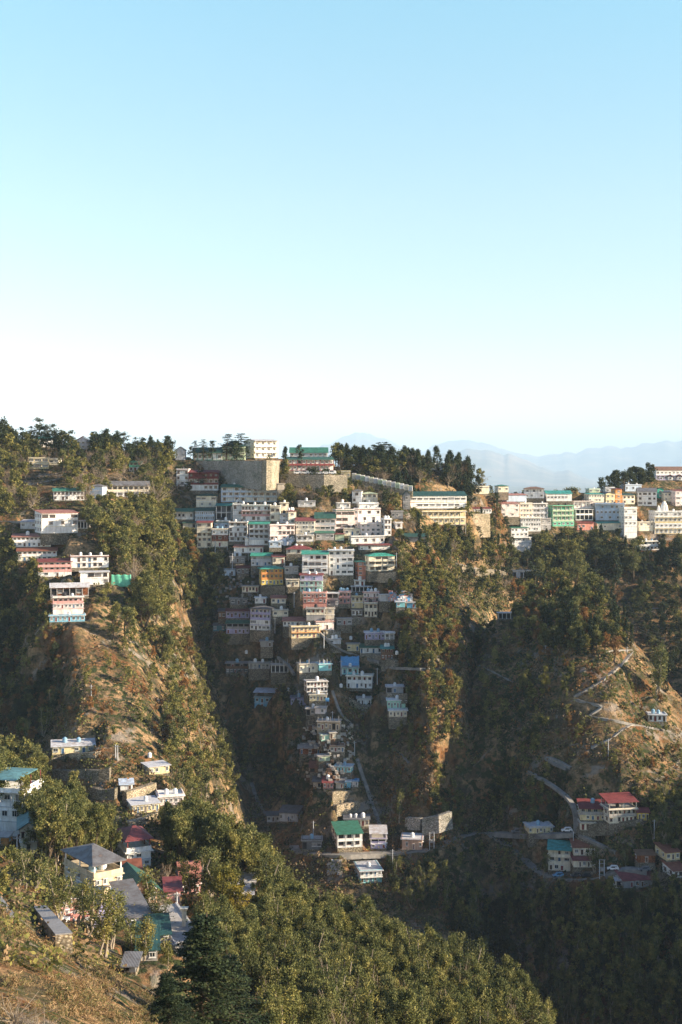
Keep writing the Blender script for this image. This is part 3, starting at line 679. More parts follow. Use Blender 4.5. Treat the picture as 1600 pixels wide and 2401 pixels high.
# --- centre town, left column of tall houses
B(429,460,1227,1240,'cream','S:dgreen',0,'w.w','small cream house with green roof behind the tall olive tree',rh=0.7)
B(462,496,1226,1284,'cream','S:maroon',0,'w.w/w.w/*wdw/*dwd/w.w','slender five-storey cream house at left edge of town centre',rh=0.7,d=6,band='cream')
B(503,536,1226,1241,'pblue','S:dteal',0,'w.w','blue grey house tucked behind the red and beige house',rh=0.6,d=5)
B(497,534,1242,1282,'cream','F:conc',0,'w.ww/*dwd/.d.','house with red middle storey over a beige arched base',d=6,cols=['white','red','cream'],band='rust',stilt=14)
B(537,580,1226,1270,'white','F:brown',0,'*www/w.w.w/wdww/*wdw','white four-storey house, left of the round-window house',d=6,t='wb')
B(584,630,1229,1278,'white','S:tgreen',0,'wwww/*wwww/*wwww/w..w','white house with bright green roof and a round window below',rh=0.8,d=6,band='lgrey')
B(634,691,1232,1268,'ppink','F:ppink',13,'w.w.ww/w.wwww/ww.w.w','sunlit pinkish white block with rusty red window frames',d=8,fr=M_framed,t='ww')
B(549,617,1283,1296,'white','S:salroof',0,'..d.ww.d','long white house under a faded salmon roof in town centre',rh=1.0,d=6,stilt=14)
B(589,637,1304,1327,'lgrey','S:tgreen',0,'*w../wdwdw','grey white house with bright green roof above the yellow house',rh=1.1,d=6,band='lgrey')
B(614,664,1334,1371,'yellow','H:tgreen',13,'*wdwdw/*wwdww/wdwddw','bright yellow three-storey house with teal hipped roof',rh=1.3,d=6.5,band='orange',ov=1.0)
B(568,606,1375,1388,'cream','F:conc',0,'wdwwd','small cream cabin on concrete stilts left below yellow house',d=5,par=0,stilt=14,nm='cabin')
B(672,729,1288,1299,'cream','H:maroon',0,'w.w..','low cream bungalow with maroon pyramid roof in town centre',rh=1.6,d=7,t='ww')
B(709,769,1300,1345,'white','S:tgreen',0,'WwWw/wWWk/wWWk','white three-storey house with green roof, left of its taller twin',rh=1.3,d=7,band='lgrey',base='conc')
B(771,829,1291,1349,'white','F:pblue',0,'*wwww/wdWW/wdWW/dwWW','white four-storey house with pale blue rooftop room',d=7,t='wwb',band='lgrey')
B(840,862,1318,1360,'salmon','H:tgreen',13,'ww/w./w./w.','narrow orange brick house with small teal roof',rh=0.6,d=6,band='orange')
B(865,926,1304,1339,'cream','H:tgreen',13,'.WW./WWWW/wWWw','broad cream house with teal hipped roof and balconies',rh=1.3,d=7,gal=2,band='cream')
B(704,757,1349,1387,'mint','S:red',0,'wwdw/wdwdw/wdwd.','mint green three-storey house with thin red roof',rh=0.4,d=6,cols=['lav','mint','mint'],gal=1,t='ww',band='lgrey')
# --- centre town, middle
B(711,766,1391,1426,'salmon','F:ppink',0,'wwddww/dww.wd/......','large salmon pink house with red band and blue rooftop tanks',d=6,t='ggw',band='red')
B(719,762,1428,1455,'grey','F:conc',0,'*wddd/....','grey cream house directly under the large salmon house',d=6,band='cream')
B(764,784,1428,1455,'cream','F:conc',0,'w/.','cream cube with one window right below the salmon house',d=6)
B(767,794,1392,1422,'dgrey','F:lgrey',0,'*oo/w.w','open-fronted dark house between two pink houses',d=6,par=0,band='grey')
B(796,822,1389,1416,'pink','F:ppink',0,'*wdw/*wdw','narrow pink house topped by four pale blue tanks',d=6,t='gggg',band='pink',base='conc')
B(824,852,1400,1426,'pyellow','F:dgrey',0,'*wdd/w.w','dull yellow house with shaded veranda between pink houses',d=6,t='g')
B(853,889,1390,1412,'ppink','F:salmon',0,'wdwdw/*wdwd','pink and red house, right end of the pink row',d=6,t='gww',band='pink')
B(855,885,1416,1446,'cream','F:conc',-4,'*www/wddw','cream house with grey latticed veranda under right pink house',d=6,band='cream',base='conc')
B(825,850,1431,1443,'white','F:conc',0,'wdw','tiny white cabin on a stone terrace under the pink row',d=5,par=0,nm='cabin')
B(825,872,1376,1388,'dgrey','F:lgrey',0,'*ooooo','pergola with thin white slab above the pink row',d=5,par=0,nm='pergola',sidew=0)
B(930,950,1412,1424,'aqua','F:lgrey',0,'w.','aqua shack with rag roof at the right edge of town',d=4,par=0,nm='shack')
B(955,976,1414,1426,'sky','F:grey',0,'.d','blue shack beside the aqua one among trees',d=4,par=0,nm='shack')
B(598,624,1402,1415,'white','F:pblue',0,'w.d','little plain white cube house left of town centre',d=5,par=0.2)
B(636,670,1403,1415,'cream','S:salroof',0,'wdw','little cream house with faded red roof above hip-roofed tall house',rh=0.9,d=5)
B(586,634,1428,1478,'white','H:slate',-16,'*wdwdw/*wwdww/WWw/wdwWw','tall white lavender house with slate hipped roof and stacked balconies',rh=1.2,d=8,band='lav')
B(530,584,1433,1450,'lav','S:maroon',0,'*wdwdwd','lavender veranda row with dull maroon roof',rh=0.6,d=5,band='lav')
B(512,529,1434,1452,'brown','S:slate',0,'ww','brown hut with grey blue roof, left end of lavender row',rh=0.8,d=5,nm='hut')
B(531,585,1462,1486,'lav','S:green',0,'*oooo/dwdwdw','dim lavender house under a wide green sheet roof',rh=1.0,d=6,band='grey')
B(500,528,1467,1480,'turq','S:dgrey',0,'w.w','low teal shack at the dark left edge of town',rh=0.6,d=5,nm='shack')
B(664,718,1457,1469,'white','S:salroof',0,'www.ww','white house with faded red roof behind the yellow two-storey',rh=1.2,d=6)
B(684,751,1470,1496,'pyellow','F:conc',13,'wdwdwwd/wdwwwdw','pale yellow two-storey row house catching the sun',d=6,gal=1,band='orange',par=0.4)
B(742,783,1458,1477,'ppink','F:salroof',13,'w.d.','pinkish house on stilts right of pale yellow row',d=6,par=0.2,stilt=10)
B(856,902,1484,1500,'lav','F:white',0,'dwdwdw','white lavender row with wide white roof slab below pink row',d=6,par=0.1,t='gg')
B(903,925,1485,1500,'grey','F:white',0,'*ww','grey end room joined to the white lavender row',d=6,par=0.1)
B(814,843,1511,1527,'pyellow','F:grey',0,'k.d','yellow one-room house left of the green roofed white cottage',d=5,par=0.1)
B(845,894,1519,1532,'white','S:green',0,'d.w.d.w','white cottage with long green roof in lower town',rh=0.9,d=6,base='conc',t='w')
B(895,923,1522,1547,'brick','S:teal',0,'*wdd/wddw','small brown brick house with teal roof, lower town right',rh=0.9,d=6,t='ww',band='brown')
# --- lower town
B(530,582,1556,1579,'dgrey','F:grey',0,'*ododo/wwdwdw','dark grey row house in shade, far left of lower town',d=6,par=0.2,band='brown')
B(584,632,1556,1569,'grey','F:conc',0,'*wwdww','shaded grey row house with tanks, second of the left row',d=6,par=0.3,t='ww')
B(636,676,1560,1578,'grey','F:conc',0,'*oooo','unfinished grey shell with bare pillars on its roof',d=5,par=0,rods=5,nm='unfinished_house',cat='house')
B(703,748,1558,1577,'cream','F:conc',13,'w.dw.','cream part of the low sunlit house with pillar stubs',d=6,par=0.2,rods=3)
B(749,778,1558,1573,'aqua','F:pblue',13,'w.w','aqua part of the low house with pillar stubs',d=6,par=0.2,rods=4)
B(802,841,1566,1582,'aqua','F:grey',0,'*dwd','aqua house under a bright blue tarpaulin in lower town',d=6,par=0.1)
B(813,873,1586,1614,'white','F:cream',-5,'*wdwdw/dwdwdw','white and mint two-storey house with cream roof rim and tanks',d=7,t='ww',band='white',par=0.3)
B(720,768,1599,1623,'white','F:conc',13,'wwdwdw/wdwdww','cream white two-storey house above the yellow green one',d=6,t='w',gal=1,par=0.2)
B(726,766,1630,1644,'pyellow','F:lgrey',0,'wwddw','yellow green one-storey house on the central ridge',d=6,par=0.2)
B(597,645,1636,1661,'blue','F:conc',-6,'wdww/.dw.','dim blue house beneath a raised pale blue roof',d=7,canopy=('S','pblue',2.2,0.7),par=0.2,band='pblue')
B(682,719,1637,1654,'lav','F:dgrey',0,'wdwdw','pale lavender one-storey house right of raised blue roof',d=6,par=0.1)
B(838,871,1639,1654,'white','F:grey',0,'wd.d','small white house on a grey terrace in lower town',d=6,par=0.2)
B(907,946,1611,1625,'grey','F:lgrey',0,'od.','grey house with open porch, uppermost of right trio',d=6,par=0.1,t='w',base='conc')
B(909,951,1643,1661,'mint','F:white',0,'wdwddw','mint green house with white rim, middle of right trio',d=6,par=0.1,t='w')
B(913,955,1667,1681,'cream','F:white',0,'wdwdw','cream house with white rim, lowest of right trio',d=6,par=0.1,base='conc')
# --- shacks on the central ridge
B(718,748,1662,1678,'lstone','F:lgrey',0,'ow.','half-built stone shack topmost on the sunlit ridge',d=5,par=0.3,nm='shack')
B(739,762,1661,1674,'ppink','F:conc',-8,'.w','pink shed beside the half-built stone shack',d=5,par=0,nm='shed')
B(744,796,1693,1712,'tan','F:conc',-6,'wdwdod','brick ridge house with tall bare pillars on the roof',d=6,par=0.2,rods=6,base='lstone')
B(754,772,1724,1738,'mint','F:conc',13,'w.','mint shack on the sunlit ridge',d=4,par=0.1,nm='shack')
B(774,789,1719,1733,'cream','F:conc',13,'d.','cream shack right of the mint shack',d=4,par=0.1,nm='shack')
B(703,752,1755,1769,'brick','S:conc',0,'d.w.d','brick shack with a wide flat grey roof on the ridge',rh=0.4,d=7,t='w',nm='shack',ov=1.0)
B(775,808,1750,1764,'lstone','F:brown',0,'wdwd','stone shack with open doors right of wide roofed shack',d=5,par=0.1,nm='shack')
B(748,774,1773,1785,'pgreen','F:conc',13,'w..','pale green hut behind a low white wall on ridge',d=4,par=0,nm='hut')
B(727,763,1801,1811,'brown','S:rust',0,'o.o','shed with striped red tile roof on the ridge',rh=1.5,d=5,nm='shed')
B(785,823,1798,1811,'aqua','F:lgrey',-12,'wdddw','turquoise row hut beside the stairway path',d=5,par=0.1,nm='hut')
B(735,753,1834,1850,'cream','S:slate',0,'.w','cream hut with dark slate roof, left of lowest ridge row',rh=1.0,d=5,nm='hut')
B(758,782,1836,1849,'salmon','S:maroon',0,'wdw','salmon hut with maroon roof in the lowest ridge row',rh=1.2,d=5,nm='hut',t='w')
B(788,806,1836,1849,'lstone','S:dgrey',0,'.d','stone hut with dark roof in the lowest ridge row',rh=0.8,d=5,nm='hut')
B(808,823,1834,1848,'blue','F:lgrey',0,'d.','pale blue hut in the lowest ridge row',d=4,par=0.1,nm='hut')
B(825,840,1832,1846,'ppink','F:sky',0,'.w','pinkish hut with blue rim, right of lowest ridge row',d=4,par=0.1,nm='hut')
# --- valley road
B(626,656,1913,1928,'lgrey','F:dgrey',0,'wdw','shaded low annex left of the dim two-room house',d=6,par=0)
B(655,699,1907,1927,'lgrey','S:slate',-10,'w.dw.','dim house with slate blue roof in the dark gully',rh=0.9,d=8,t='')
B(808,866,1922,1938,'cream','F:dgrey',0,'.wdwdw','long cream house with dark flat roof above the green roofed house',d=7,t='www',par=0)
B(792,850,1956,1988,'white','S:green',10,'*www/*www','white three-bay house with large green shed roof by valley road',rh=1.6,d=11,band='white',base='lstone',fnd=8,t='')
B(870,906,1968,1990,'lav','F:conc',0,'*oo/w.d','lavender house with open terrace under a pale sheet roof',d=8,canopy=('S','lgrey',2.0,0.8),par=0.3)
B(709,754,1972,1992,'dgrey','F:conc',0,'o.WW','dim roadside house with a wide window, left of green roof',d=6,t='g')
B(943,990,1969,1993,'peach','F:lgrey',-6,'.w.d.w','peach roadside house with pale flat roof beside steel pylon',d=8,par=0.1,t='w')
B(845,896,2042,2070,'aqua','F:lgrey',10,'wdwdw/dwdw.','white and aqua two-storey house below the valley road',d=11,gal=1,band='white',par=0.1,cols=['white','aqua'],t='w')
# --- right hill village
B(1362,1420,1897,1924,'pyellow','S:red',-4,'*wwww/.wddw','yellow house with large red sheet roof on right hill',rh=1.4,d=8,band='conc',t='g')
B(1362,1396,1930,1947,'cream','F:conc',0,'ddw','small cream lower annex by the footpath on right hill',d=5,par=0.1)
B(1428,1496,1899,1930,'cream','F:conc',10,'*wdwdwd/w.wdddw','cream double-storey house with red canopy above its terrace',d=8,canopy=('S','red',2.6,1.2,'conc'),par=0.4,band='conc',t='')
B(1496,1523,1906,1924,'yellow','G:red',0,'dwd','small yellow cottage with red roof right of the cream double house',rh=1.0,d=6)
B(1240,1298,1940,1954,'pyellow','F:lgrey',6,'w.dwd.w','low yellow house with long pale flat roof by the road bend',d=7,par=0.1)
B(1287,1337,1994,2042,'cream','S:teal',-12,'*wdw/*wdw/dwd.','cream three-storey house with bright teal roof by the lower road',rh=1.4,d=7,band='cream')
B(1346,1398,1988,2006,'cream','S:rust',0,'wdwd','cream house with rusty brown roof right of the teal roofed one',rh=1.3,d=6)
B(1346,1396,2018,2034,'cream','S:maroon',0,'.dwdw','lower cream house with maroon eave by the lower road',rh=0.8,d=6)
B(1462,1540,2064,2081,'grey','S:maroon',8,'.dwdwd','long grey roadside workshop with maroon roof, right side',rh=1.3,d=9,nm='workshop',base='conc')
B(1445,1464,2066,2082,'cream','F:lgrey',0,'W','small cream roadside kiosk on a post, left of the workshop',d=4,par=0,nm='kiosk',stilt=14)
B(1562,1596,1999,2017,'pyellow','S:rust',14,'wdw','yellow cottage with rusty red roof near the right edge',rh=1.2,d=8)
B(1497,1537,2006,2023,'brick','S:brown',0,'.d.','tumbledown red brick shack near right edge',rh=0.4,d=5,nm='shack')
B(1580,1614,2042,2058,'white','S:rust',14,'dwd','white house with red brown roof cut by the right edge',rh=1.2,d=8)
B(1522,1563,1677,1692,'white','F:lgrey',-5,'wdwd','lone white cottage with two roof tanks on right hillside',d=6,par=0.3,t='gg',base='conc',fnd=4,gal=0)
B(1203,1254,1339,1355,'lgrey','F:conc',0,'o.ooo.','roofless white ruin surrounded by cypresses',d=5,par=0.5,rods=4,nm='ruin')
B(1169,1208,1438,1452,'dgrey','F:lgrey',0,'*oooo','open concrete frame standing alone on the dark slope',d=4,par=0,nm='concrete_frame',cat='frame',sidew=0)
# --- right ridge town
B(1169,1193,1140,1154,'cream','H:green',13,'w.w','cream cottage with green roof at left end of right town',rh=1,d=7)
B(1230,1276,1146,1168,'white','H:brown',-6,'*www/ww.w','white house with wide brown pyramid roof on right ridge',rh=1.3,d=9)
B(1282,1342,1158,1175,'white','G:teal',6,'wwwwww.','white house with long bright teal roof on right ridge',rh=2.0,d=9)
B(1188,1236,1161,1176,'pblue','S:salroof',13,'w...','pale blue hall with faded red roof on right ridge',rh=0.8,d=8)
B(1176,1219,1181,1212,'ppink','S:salroof',13,'.w.w/w..w/w.w.','pinkish grey block with faded red roof, left of right town',rh=0.9,d=9,band='ppink')
B(1220,1249,1181,1214,'cream','F:white',10,'wwww/wwww/wwww','sunlit cream wing with a grid of small windows',d=8)
B(1250,1286,1182,1215,'white','F:dgrey',13,'*wwww/*wwww/*wwww','white hotel with three dark balcony rows, right town',d=8,nm='hotel',t='bw',band='lgrey')
B(1221,1270,1215,1246,'white','F:cream',8,'wwwwwwww/wwwwwwww/wwwwwww.','broad white block peppered with tiny windows, right town',d=8)
B(1270,1293,1217,1242,'grey','F:grey',13,'w.w/.w.','grey stair block between the white block and green netting',d=7)
B(1199,1240,1238,1259,'white','S:green',13,'ww.ww/wwww','white house with small green roof low in right town',rh=0.8,d=8)
B(1201,1248,1261,1294,'white','F:white',13,'*wwww/..../....','white terrace on a high whitewashed base, lowest of right town',d=8,par=0.2,base='conc',sidew=0)
B(1296,1348,1187,1234,'bgreen','F:brick',13,'*wwwww/*wwwww/*wwwww/wwwww','building wrapped in green netting under construction',d=9,band='pgreen',t='bb',base='lstone',fnd=4)
B(1346,1395,1176,1192,'ppink','F:conc',13,'*wwwww','pinkish open arcade above the black steel frame',d=8,par=0.3,band='white')
B(1350,1392,1195,1220,'dark','F:white',13,'*oooo/*oooo','tall dark steel-framed hall with white posts, right town',d=8,par=0,band='white')
B(1354,1394,1226,1243,'salmon','S:red',13,'ww.d','salmon red house with broad red roof, right town',rh=1.0,d=8,ov=0.8)
B(1381,1419,1159,1178,'cream','S:teal',13,'wwwwww/w.ww.','cream row with thin teal roof above the bazaar wall',rh=0.6,d=8)
B(1421,1443,1158,1182,'pyellow','E:dgrey',13,'ww/ww','pale yellow gabled house in the bazaar row',rh=1.2,d=8)
B(1444,1459,1147,1182,'orange','H:red',13,'w/w/w','narrow orange tower house with red cap in bazaar row',rh=0.6,d=7)
B(1460,1490,1161,1182,'cream','S:dteal',13,'www/w.w','cream house with dark teal roof right of the orange tower',rh=1,d=8)
B(1466,1506,1138,1152,'pblue','F:lgrey',13,'w.w.w','pale blue house with roof clutter behind the orange tower',d=8,t='wbw')
B(1420,1442,1144,1156,'lgrey','F:lgrey',13,'w.','grey box house behind the pale yellow gable',d=8)
B(1382,1408,1148,1155,'pgreen','F:lgrey',13,'w.w','pale green rooftop room at left of bazaar row',d=6)
B(1497,1540,1153,1186,'white','G:dgrey',-8,'wWww/w.ww/WwWw','white bazaar house with steep dark slate roof',rh=2.4,d=10)
B(1541,1557,1148,1168,'tgreen','E:green',13,'w/w','narrow green gabled house in the bazaar row',rh=1.0,d=7)
B(1558,1583,1155,1176,'cream','S:dgrey',13,'www/w.w','cream house with dark grey roof near right edge of bazaar',rh=1.3,d=8)
B(1584,1612,1151,1186,'ppink','S:red',13,'ww/WW/ww','tan and pink house with red roof at right edge',rh=0.7,d=8)
B(1398,1464,1183,1220,'pblue','F:lgrey',-6,'*wwwwww/wwwwwww/.w.w.ww','pale blue palace-like hotel with arched top gallery',d=9,nm='hotel',band='pblue',par=0.9)
B(1464,1495,1193,1262,'white','F:cream',10,'w.w/www/www/.../...','tall blinding white tower block, brightest in right town',d=9,par=1.0)
B(1400,1462,1227,1243,'cream','G:teal',13,'ww..w','cream house with teal roof hugging the white tower block',rh=1.0,d=7)
B(1498,1552,1270,1290,'white','F:cream',13,'*oo.ww/..wwww','white two-storey house on brown base among dark trees, right',d=7,base='brick',fnd=6)
B(1536,1612,1200,1252,'white','F:white',6,'wwwwwww/*wwwwwww/wwwwwww/*wwwwwww','white temple hall with yellow tiers at the right edge',d=12,band='pyellow',nm='temple',cat='temple')
B(1500,1534,1225,1245,'cream','F:conc',13,'w.ww/.w.','jumble-roofed cream house between white tower and temple',d=8,t='wb')
B(1537,1625,1103,1126,'white','G:brown',13,'wwwwwwwww/*wwwwwwwww','long white hilltop school with brown roofs',rh=2.6,d=12,nm='school',band='lav',par=0)

# --- infill of the dense upper town
for a_ in [
 (508,540,1222,1238,'white','F:conc','w.dw','little white flat-roofed house under the dim grey block','bw'),
 (546,566,1166+14,1190,'cream','F:grey','ww','cream box behind the round-window block','w'),
 (657,676,1206,1226,'lgrey','F:conc','w/w','grey two-storey box left of the slim cream tower','b'),
 (657,677,1180,1198,'cream','F:conc','w/.','cream box under the bare stone buttress','w'),
 (696,736,1256,1270,'white','F:conc','*www','white veranda house under the sagging maroon roof','w'),
 (741,784,1250,1266,'grey','S:green','w.ww','low grey house with green eave under the dormered one',''),
 (808,845,1240,1256,'cream','F:grey','wdw','cream rooftop clutter house left of the small-window block','bb'),
 (575,600,1262,1280,'white','F:conc','w/w','white lean stair house right of the four-storey house','w'),
 (632,660,1270,1284,'pblue','F:pblue','w.w','pale blue house at the foot of the sunlit pinkish block','w'),
 (540,575,1306,1320,'grey','F:conc','wdw','grey basement house under the faded salmon roof',''),
 (640,668,1306,1322,'cream','S:maroon','w.d','cream hut with maroon roof right of bright green roof',''),
 (556,584,1332,1346,'dgrey','S:maroon','wdw','dim hut with long maroon roof left of yellow house',''),
 (520,552,1336,1350,'pblue','F:dgrey','wd','dim blue hut at the shaded edge left of yellow house',''),
 (668,700,1330,1346,'grey','F:conc','w.w','grey house half sunk between yellow and green roofed houses','w'),
 (672,702,1360,1376,'cream','F:conc','wdw','cream house left of the mint green house','b'),
 (832,856,1362,1374,'white','F:conc','wd','white block below the narrow orange brick house',''),
 (892,916,1396,1410,'lgrey','F:conc','w.','grey box right of the pink row end',''),
 (540,580,1404,1418,'dgrey','F:grey','wdw','dim grey house above the lavender veranda row','b'),
 (640,676,1432,1446,'cream','F:conc','w.w','cream house right of the tall lavender house','w'),
 (790,826,1452,1466,'grey','F:conc','wdw','grey house on the terrace left of the cream latticed house',''),
 (928,944,1226,1240,'white','F:lgrey','w','white hut among trees right of the small-window block',''),
 (700,740,1176,1188,'lgrey','F:dgrey','ww','grey house among trees above the dormered house',''),
 (790,822,1180,1192,'white','F:conc','w.w','white flat box above the nine-window block','w'),
 (612,640,1505,1517,'grey','F:conc','wd','grey hut on the dark slope under the yellow row',''),
 (770,800,1500,1510,'lgrey','F:conc','w.','low grey hut beside the stair path','')]:
    B(a_[0], a_[1], a_[2], a_[3], a_[4], a_[5], 6, a_[6], a_[7], t=a_[8], d=6, par=0.3, rh=0.7)
# ---------------------------------------------------------------- walls, roads, poles, cars and the rest
def P3(px, py, Y): return Vector(((px - CX) / F * Y, Y, (CY - py) / F * Y))
def big_wall(pts, c, label, depth=6.0, low=8.0, name='retaining_wall'):
    """pts: (column, distance, top row, bottom row)"""
    b = MB(); L = []; o0 = P3(pts[0][0], pts[0][3], pts[0][1])
    for px, Y, t0, t1 in pts:
        a0 = P3(px, t1, Y) - o0; a1 = P3(px, t0, Y) - o0; L.append([a0 + Vector((0, -0.5, -low)), a0 + Vector((0, depth, -low)), Vector((a0.x, a0.y + depth, a1.z)), Vector((a0.x, a0.y + 0.8, a1.z))])
    for i in range(len(L) - 1):
        for k in range(4): b.poly([L[i][k], L[i+1][k], L[i+1][(k+1)%4], L[i][(k+1)%4]])
    b.poly(L[0][::-1]); b.poly(L[-1]); o = b.build(name, masonry(c), None, o0)
    xs = [p[0] for p in pts]; FOOT.append((min(xs), max(xs), min(p[2] for p in pts), max(p[3] for p in pts), min(p[1] for p in pts)))
    REFS.append((sum(xs)/len(xs), pts[0][3], label)); return tag(o, label, 'wall')
big_wall([(383,716,1079,1118),(450,696,1079,1122),(520,676,1080,1128),(580,656,1080,1132),(614,643,1080,1136)], 'gstone', 'great grey stone wall in shade under the school hall', depth=14, low=3)
big_wall([(615,642,1079,1136),(625,640,1079,1136),(636,642,1079,1135),(646,650,1080,1134),(653,664,1080,1132),(656,680,1080,1130)], 'wstone', 'pale sunlit bastion at the right end of the great wall', depth=14, low=3)
big_wall([(656,672,1112,1136),(700,668,1113,1140),(760,664,1113,1142),(815,668,1114,1140)], 'wstone', 'long cream terrace wall under the parked white vans', depth=8, low=3)
big_wall([(1104,705,1205,1228),(1150,716,1205,1226)], 'lstone', 'pale stone wall under the low arcade on the ridge', depth=6)
for args in [
 ([(145,1782),(180,1783),(222,1780)], 16, 'stone terrace wall directly under the lone yellow cottage', 'lstone'),
 ([(115,1828),(155,1832),(198,1828)], 24, 'left rubble terrace wall below the yellow cottage', 'stone'),
 ([(200,1836),(230,1838),(256,1832)], 30, 'middle rubble terrace wall with a slanting shadow', 'stone'),
 ([(205,1872),(235,1880),(268,1876)], 26, 'lowest rubble terrace wall above the foreground trees', 'stone'),
 ([(298,1872),(335,1862),(368,1850)], 14, 'sunlit stone wall behind the yellow flat-roofed house', 'lstone'),
 ([(305,1942),(340,1934),(372,1920)], 14, 'curving cream wall below the yellow flat-roofed house', 'lstone'),
 ([(726,1870),(780,1872),(826,1868)], 14, 'sunlit terrace wall under the lowest ridge huts', 'lstone'),
 ([(736,1896),(790,1900),(846,1890)], 10, 'low stone terrace wall above the long flat roof', 'lstone'),
 ([(990,1945),(1030,1938),(1062,1928)], 24, 'grey stepped wall high above the valley road', 'gstone'),
 ([(950,1930),(985,1932)], 12, 'small grey wall left of the stepped wall', 'gstone'),
 ([(845,1541),(880,1544),(924,1560)], 10, 'grey terrace wall under the long green roofed cottage', 'conc'),
 ([(824,1462),(856,1464)], 16, 'grey terrace block under the tiny white cabin', 'conc'),
 ([(766,1490),(800,1492)], 12, 'grey wall with small pillars left of the stair path', 'conc'),
 ([(612,1390),(640,1390),(668,1388)], 14, 'dark stone plinth wall under the yellow house', 'stone'),
 ([(586,1492),(612,1492),(634,1490)], 12, 'grey plinth wall under the tall lavender house', 'conc'),
 ([(690,1292),(740,1296)], 8, 'old stone wall above the white twin houses', 'stone'),
 ([(660,1262),(700,1264),(740,1262)], 10, 'ivy-dark wall under the maroon roofed cream house', 'stone'),
 ([(868,1352),(900,1354),(928,1350)], 10, 'rubble wall under the broad cream house with balconies', 'lstone'),
 ([(1350,1965),(1400,1985),(1440,2004)], 4, 'thin wall along the sloping lane on right hill', 'stone'),
 ([(1352,1952),(1400,1944),(1455,1940),(1510,1934)], 12, 'stone terrace wall under the yellow and cream hill houses', 'stone'),
 ([(1340,2052),(1370,2054),(1398,2054)], 8, 'dark stone wall beside the lower road bend', 'stone'),
 ([(820,1650),(850,1668),(885,1672)], 14, 'grey terraces below the small white house', 'conc'),
 ([(905,1636),(945,1636)], 9, 'grey wall between the right trio of houses', 'conc'),
 ([(598,1666),(660,1668),(712,1664)], 6, 'grey ledge under the raised blue roof house', 'conc'),
 ([(1085,1345),(1120,1350),(1190,1352)], 16, 'mossy grey wall left of the roofless ruin', 'stone')]:
    stone_wall(args[0], args[1], args[2], args[3])
# thick rubble walls in the near grass
def thick_wall(a0, b0, th, h, label):
    b = MB(); d = (b0 - a0); d.z = 0; d.normalize(); n = Vector((-d.y, d.x, 0)) * th / 2; o0 = a0.copy(); q = b0 - a0
    b.prism([-n*1.15 - Vector((0,0,h)), n*1.15 - Vector((0,0,h)), q + n*1.15 - Vector((0,0,h)), q - n*1.15 - Vector((0,0,h))], [-n, n, q + n, q - n])
    o = b.build('rubble_wall', masonry('lstone'), None, o0); u = Vector((0,0,0.005)); t_ = MB(); n2 = n * 1.04; b_ = [-n2 + u, n2 + u, q + n2 + u, q - n2 + u]
    t_.prism(b_, [p + Vector((0,0,0.14)) for p in b_]); t_.build('coping', plaster('grey'), o)
    tag(o, label, 'wall'); return o
thick_wall(P3(93,2126,205), P3(150,2192,150), 1.9, 5.5, 'thick rubble wall with grey top running down the near grass')
thick_wall(P3(-25,2090,185), P3(20,2152,150), 1.7, 5.0, 'shorter rubble wall cut by the left frame edge')

# roads and paths
mr, tr, br = newmat('worn_concrete', 0.95, 0.1); pr = N(tr, 'ShaderNodeNewGeometry').outputs['Position']
tr.links.new(ramp(tr, [(0.3, (0.13, 0.12, 0.11)), (0.55, (0.24, 0.225, 0.20)), (0.75, (0.36, 0.33, 0.28))], noise(tr, pr, 0.35, 5, 0.7)), br.inputs['Base Color'])
ribbon([(690,1984),(694,1999),(780,2005),(880,2001),(960,1999),(1020,1992),(1055,1972),(1100,1956),(1150,1952),(1240,1957),(1300,1956),(1352,1953)], 3.4, 'valley_road', mr, sub=5)
ribbon([(1152,1956),(1180,1976),(1215,2000),(1240,2026),(1272,2050),(1330,2062),(1395,2060),(1428,2047),(1470,2036),(1520,2040)], 3.4, 'lower_road', mr, sub=5)
for pts, w_ in [
 ([(1482,1528),(1462,1552),(1430,1580),(1400,1604),(1345,1633)], 2.0),
 ([(1345,1638),(1375,1646),(1420,1655),(1386,1674),(1384,1680),(1440,1688),(1480,1697),(1530,1706),(1570,1714),(1640,1728)], 1.6),
 ([(1482,1698),(1455,1712),(1430,1735),(1385,1752)], 1.6),
 ([(1340,1800),(1300,1778),(1275,1773),(1300,1790),(1330,1802)], 1.5),
 ([(1240,1808),(1290,1836),(1325,1862),(1345,1885),(1352,1915),(1352,1950)], 2.2),
 ([(1360,1957),(1400,1976),(1446,1998)], 1.8),
 ([(1125,1560),(1150,1572),(1175,1585),(1205,1600)], 1.2),
 ([(1420,1528),(1450,1524),(1482,1524)], 1.4),
 ([(838,1780),(850,1818),(862,1850),(872,1885),(888,1925),(896,1948)], 1.8),
 ([(752,1484),(775,1506),(800,1524),(850,1540),(892,1552)], 1.6),
 ([(652,1540),(676,1558),(690,1580)], 1.4),
 ([(780,1620),(790,1650),(800,1675),(830,1700)], 1.3),
 ([(590,1836),(600,1870),(618,1898),(625,1910)], 2.0),
 ([(0,1222),(40,1222),(88,1226)], 3.0),
 ([(60,1136),(100,1130),(140,1122)], 3.5),
 ([(905,1564),(940,1566),(1000,1568),(1060,1566)], 1.0),
 ([(1065,1320),(1100,1328),(1135,1338)], 1.4),
 ([(905,1745),(940,1765),(960,1790)], 1.0)]:
    ribbon(pts, w_ * 0.8, 'footpath', mr, lift=0.18, skirt=1.0, carve_w=0.2)

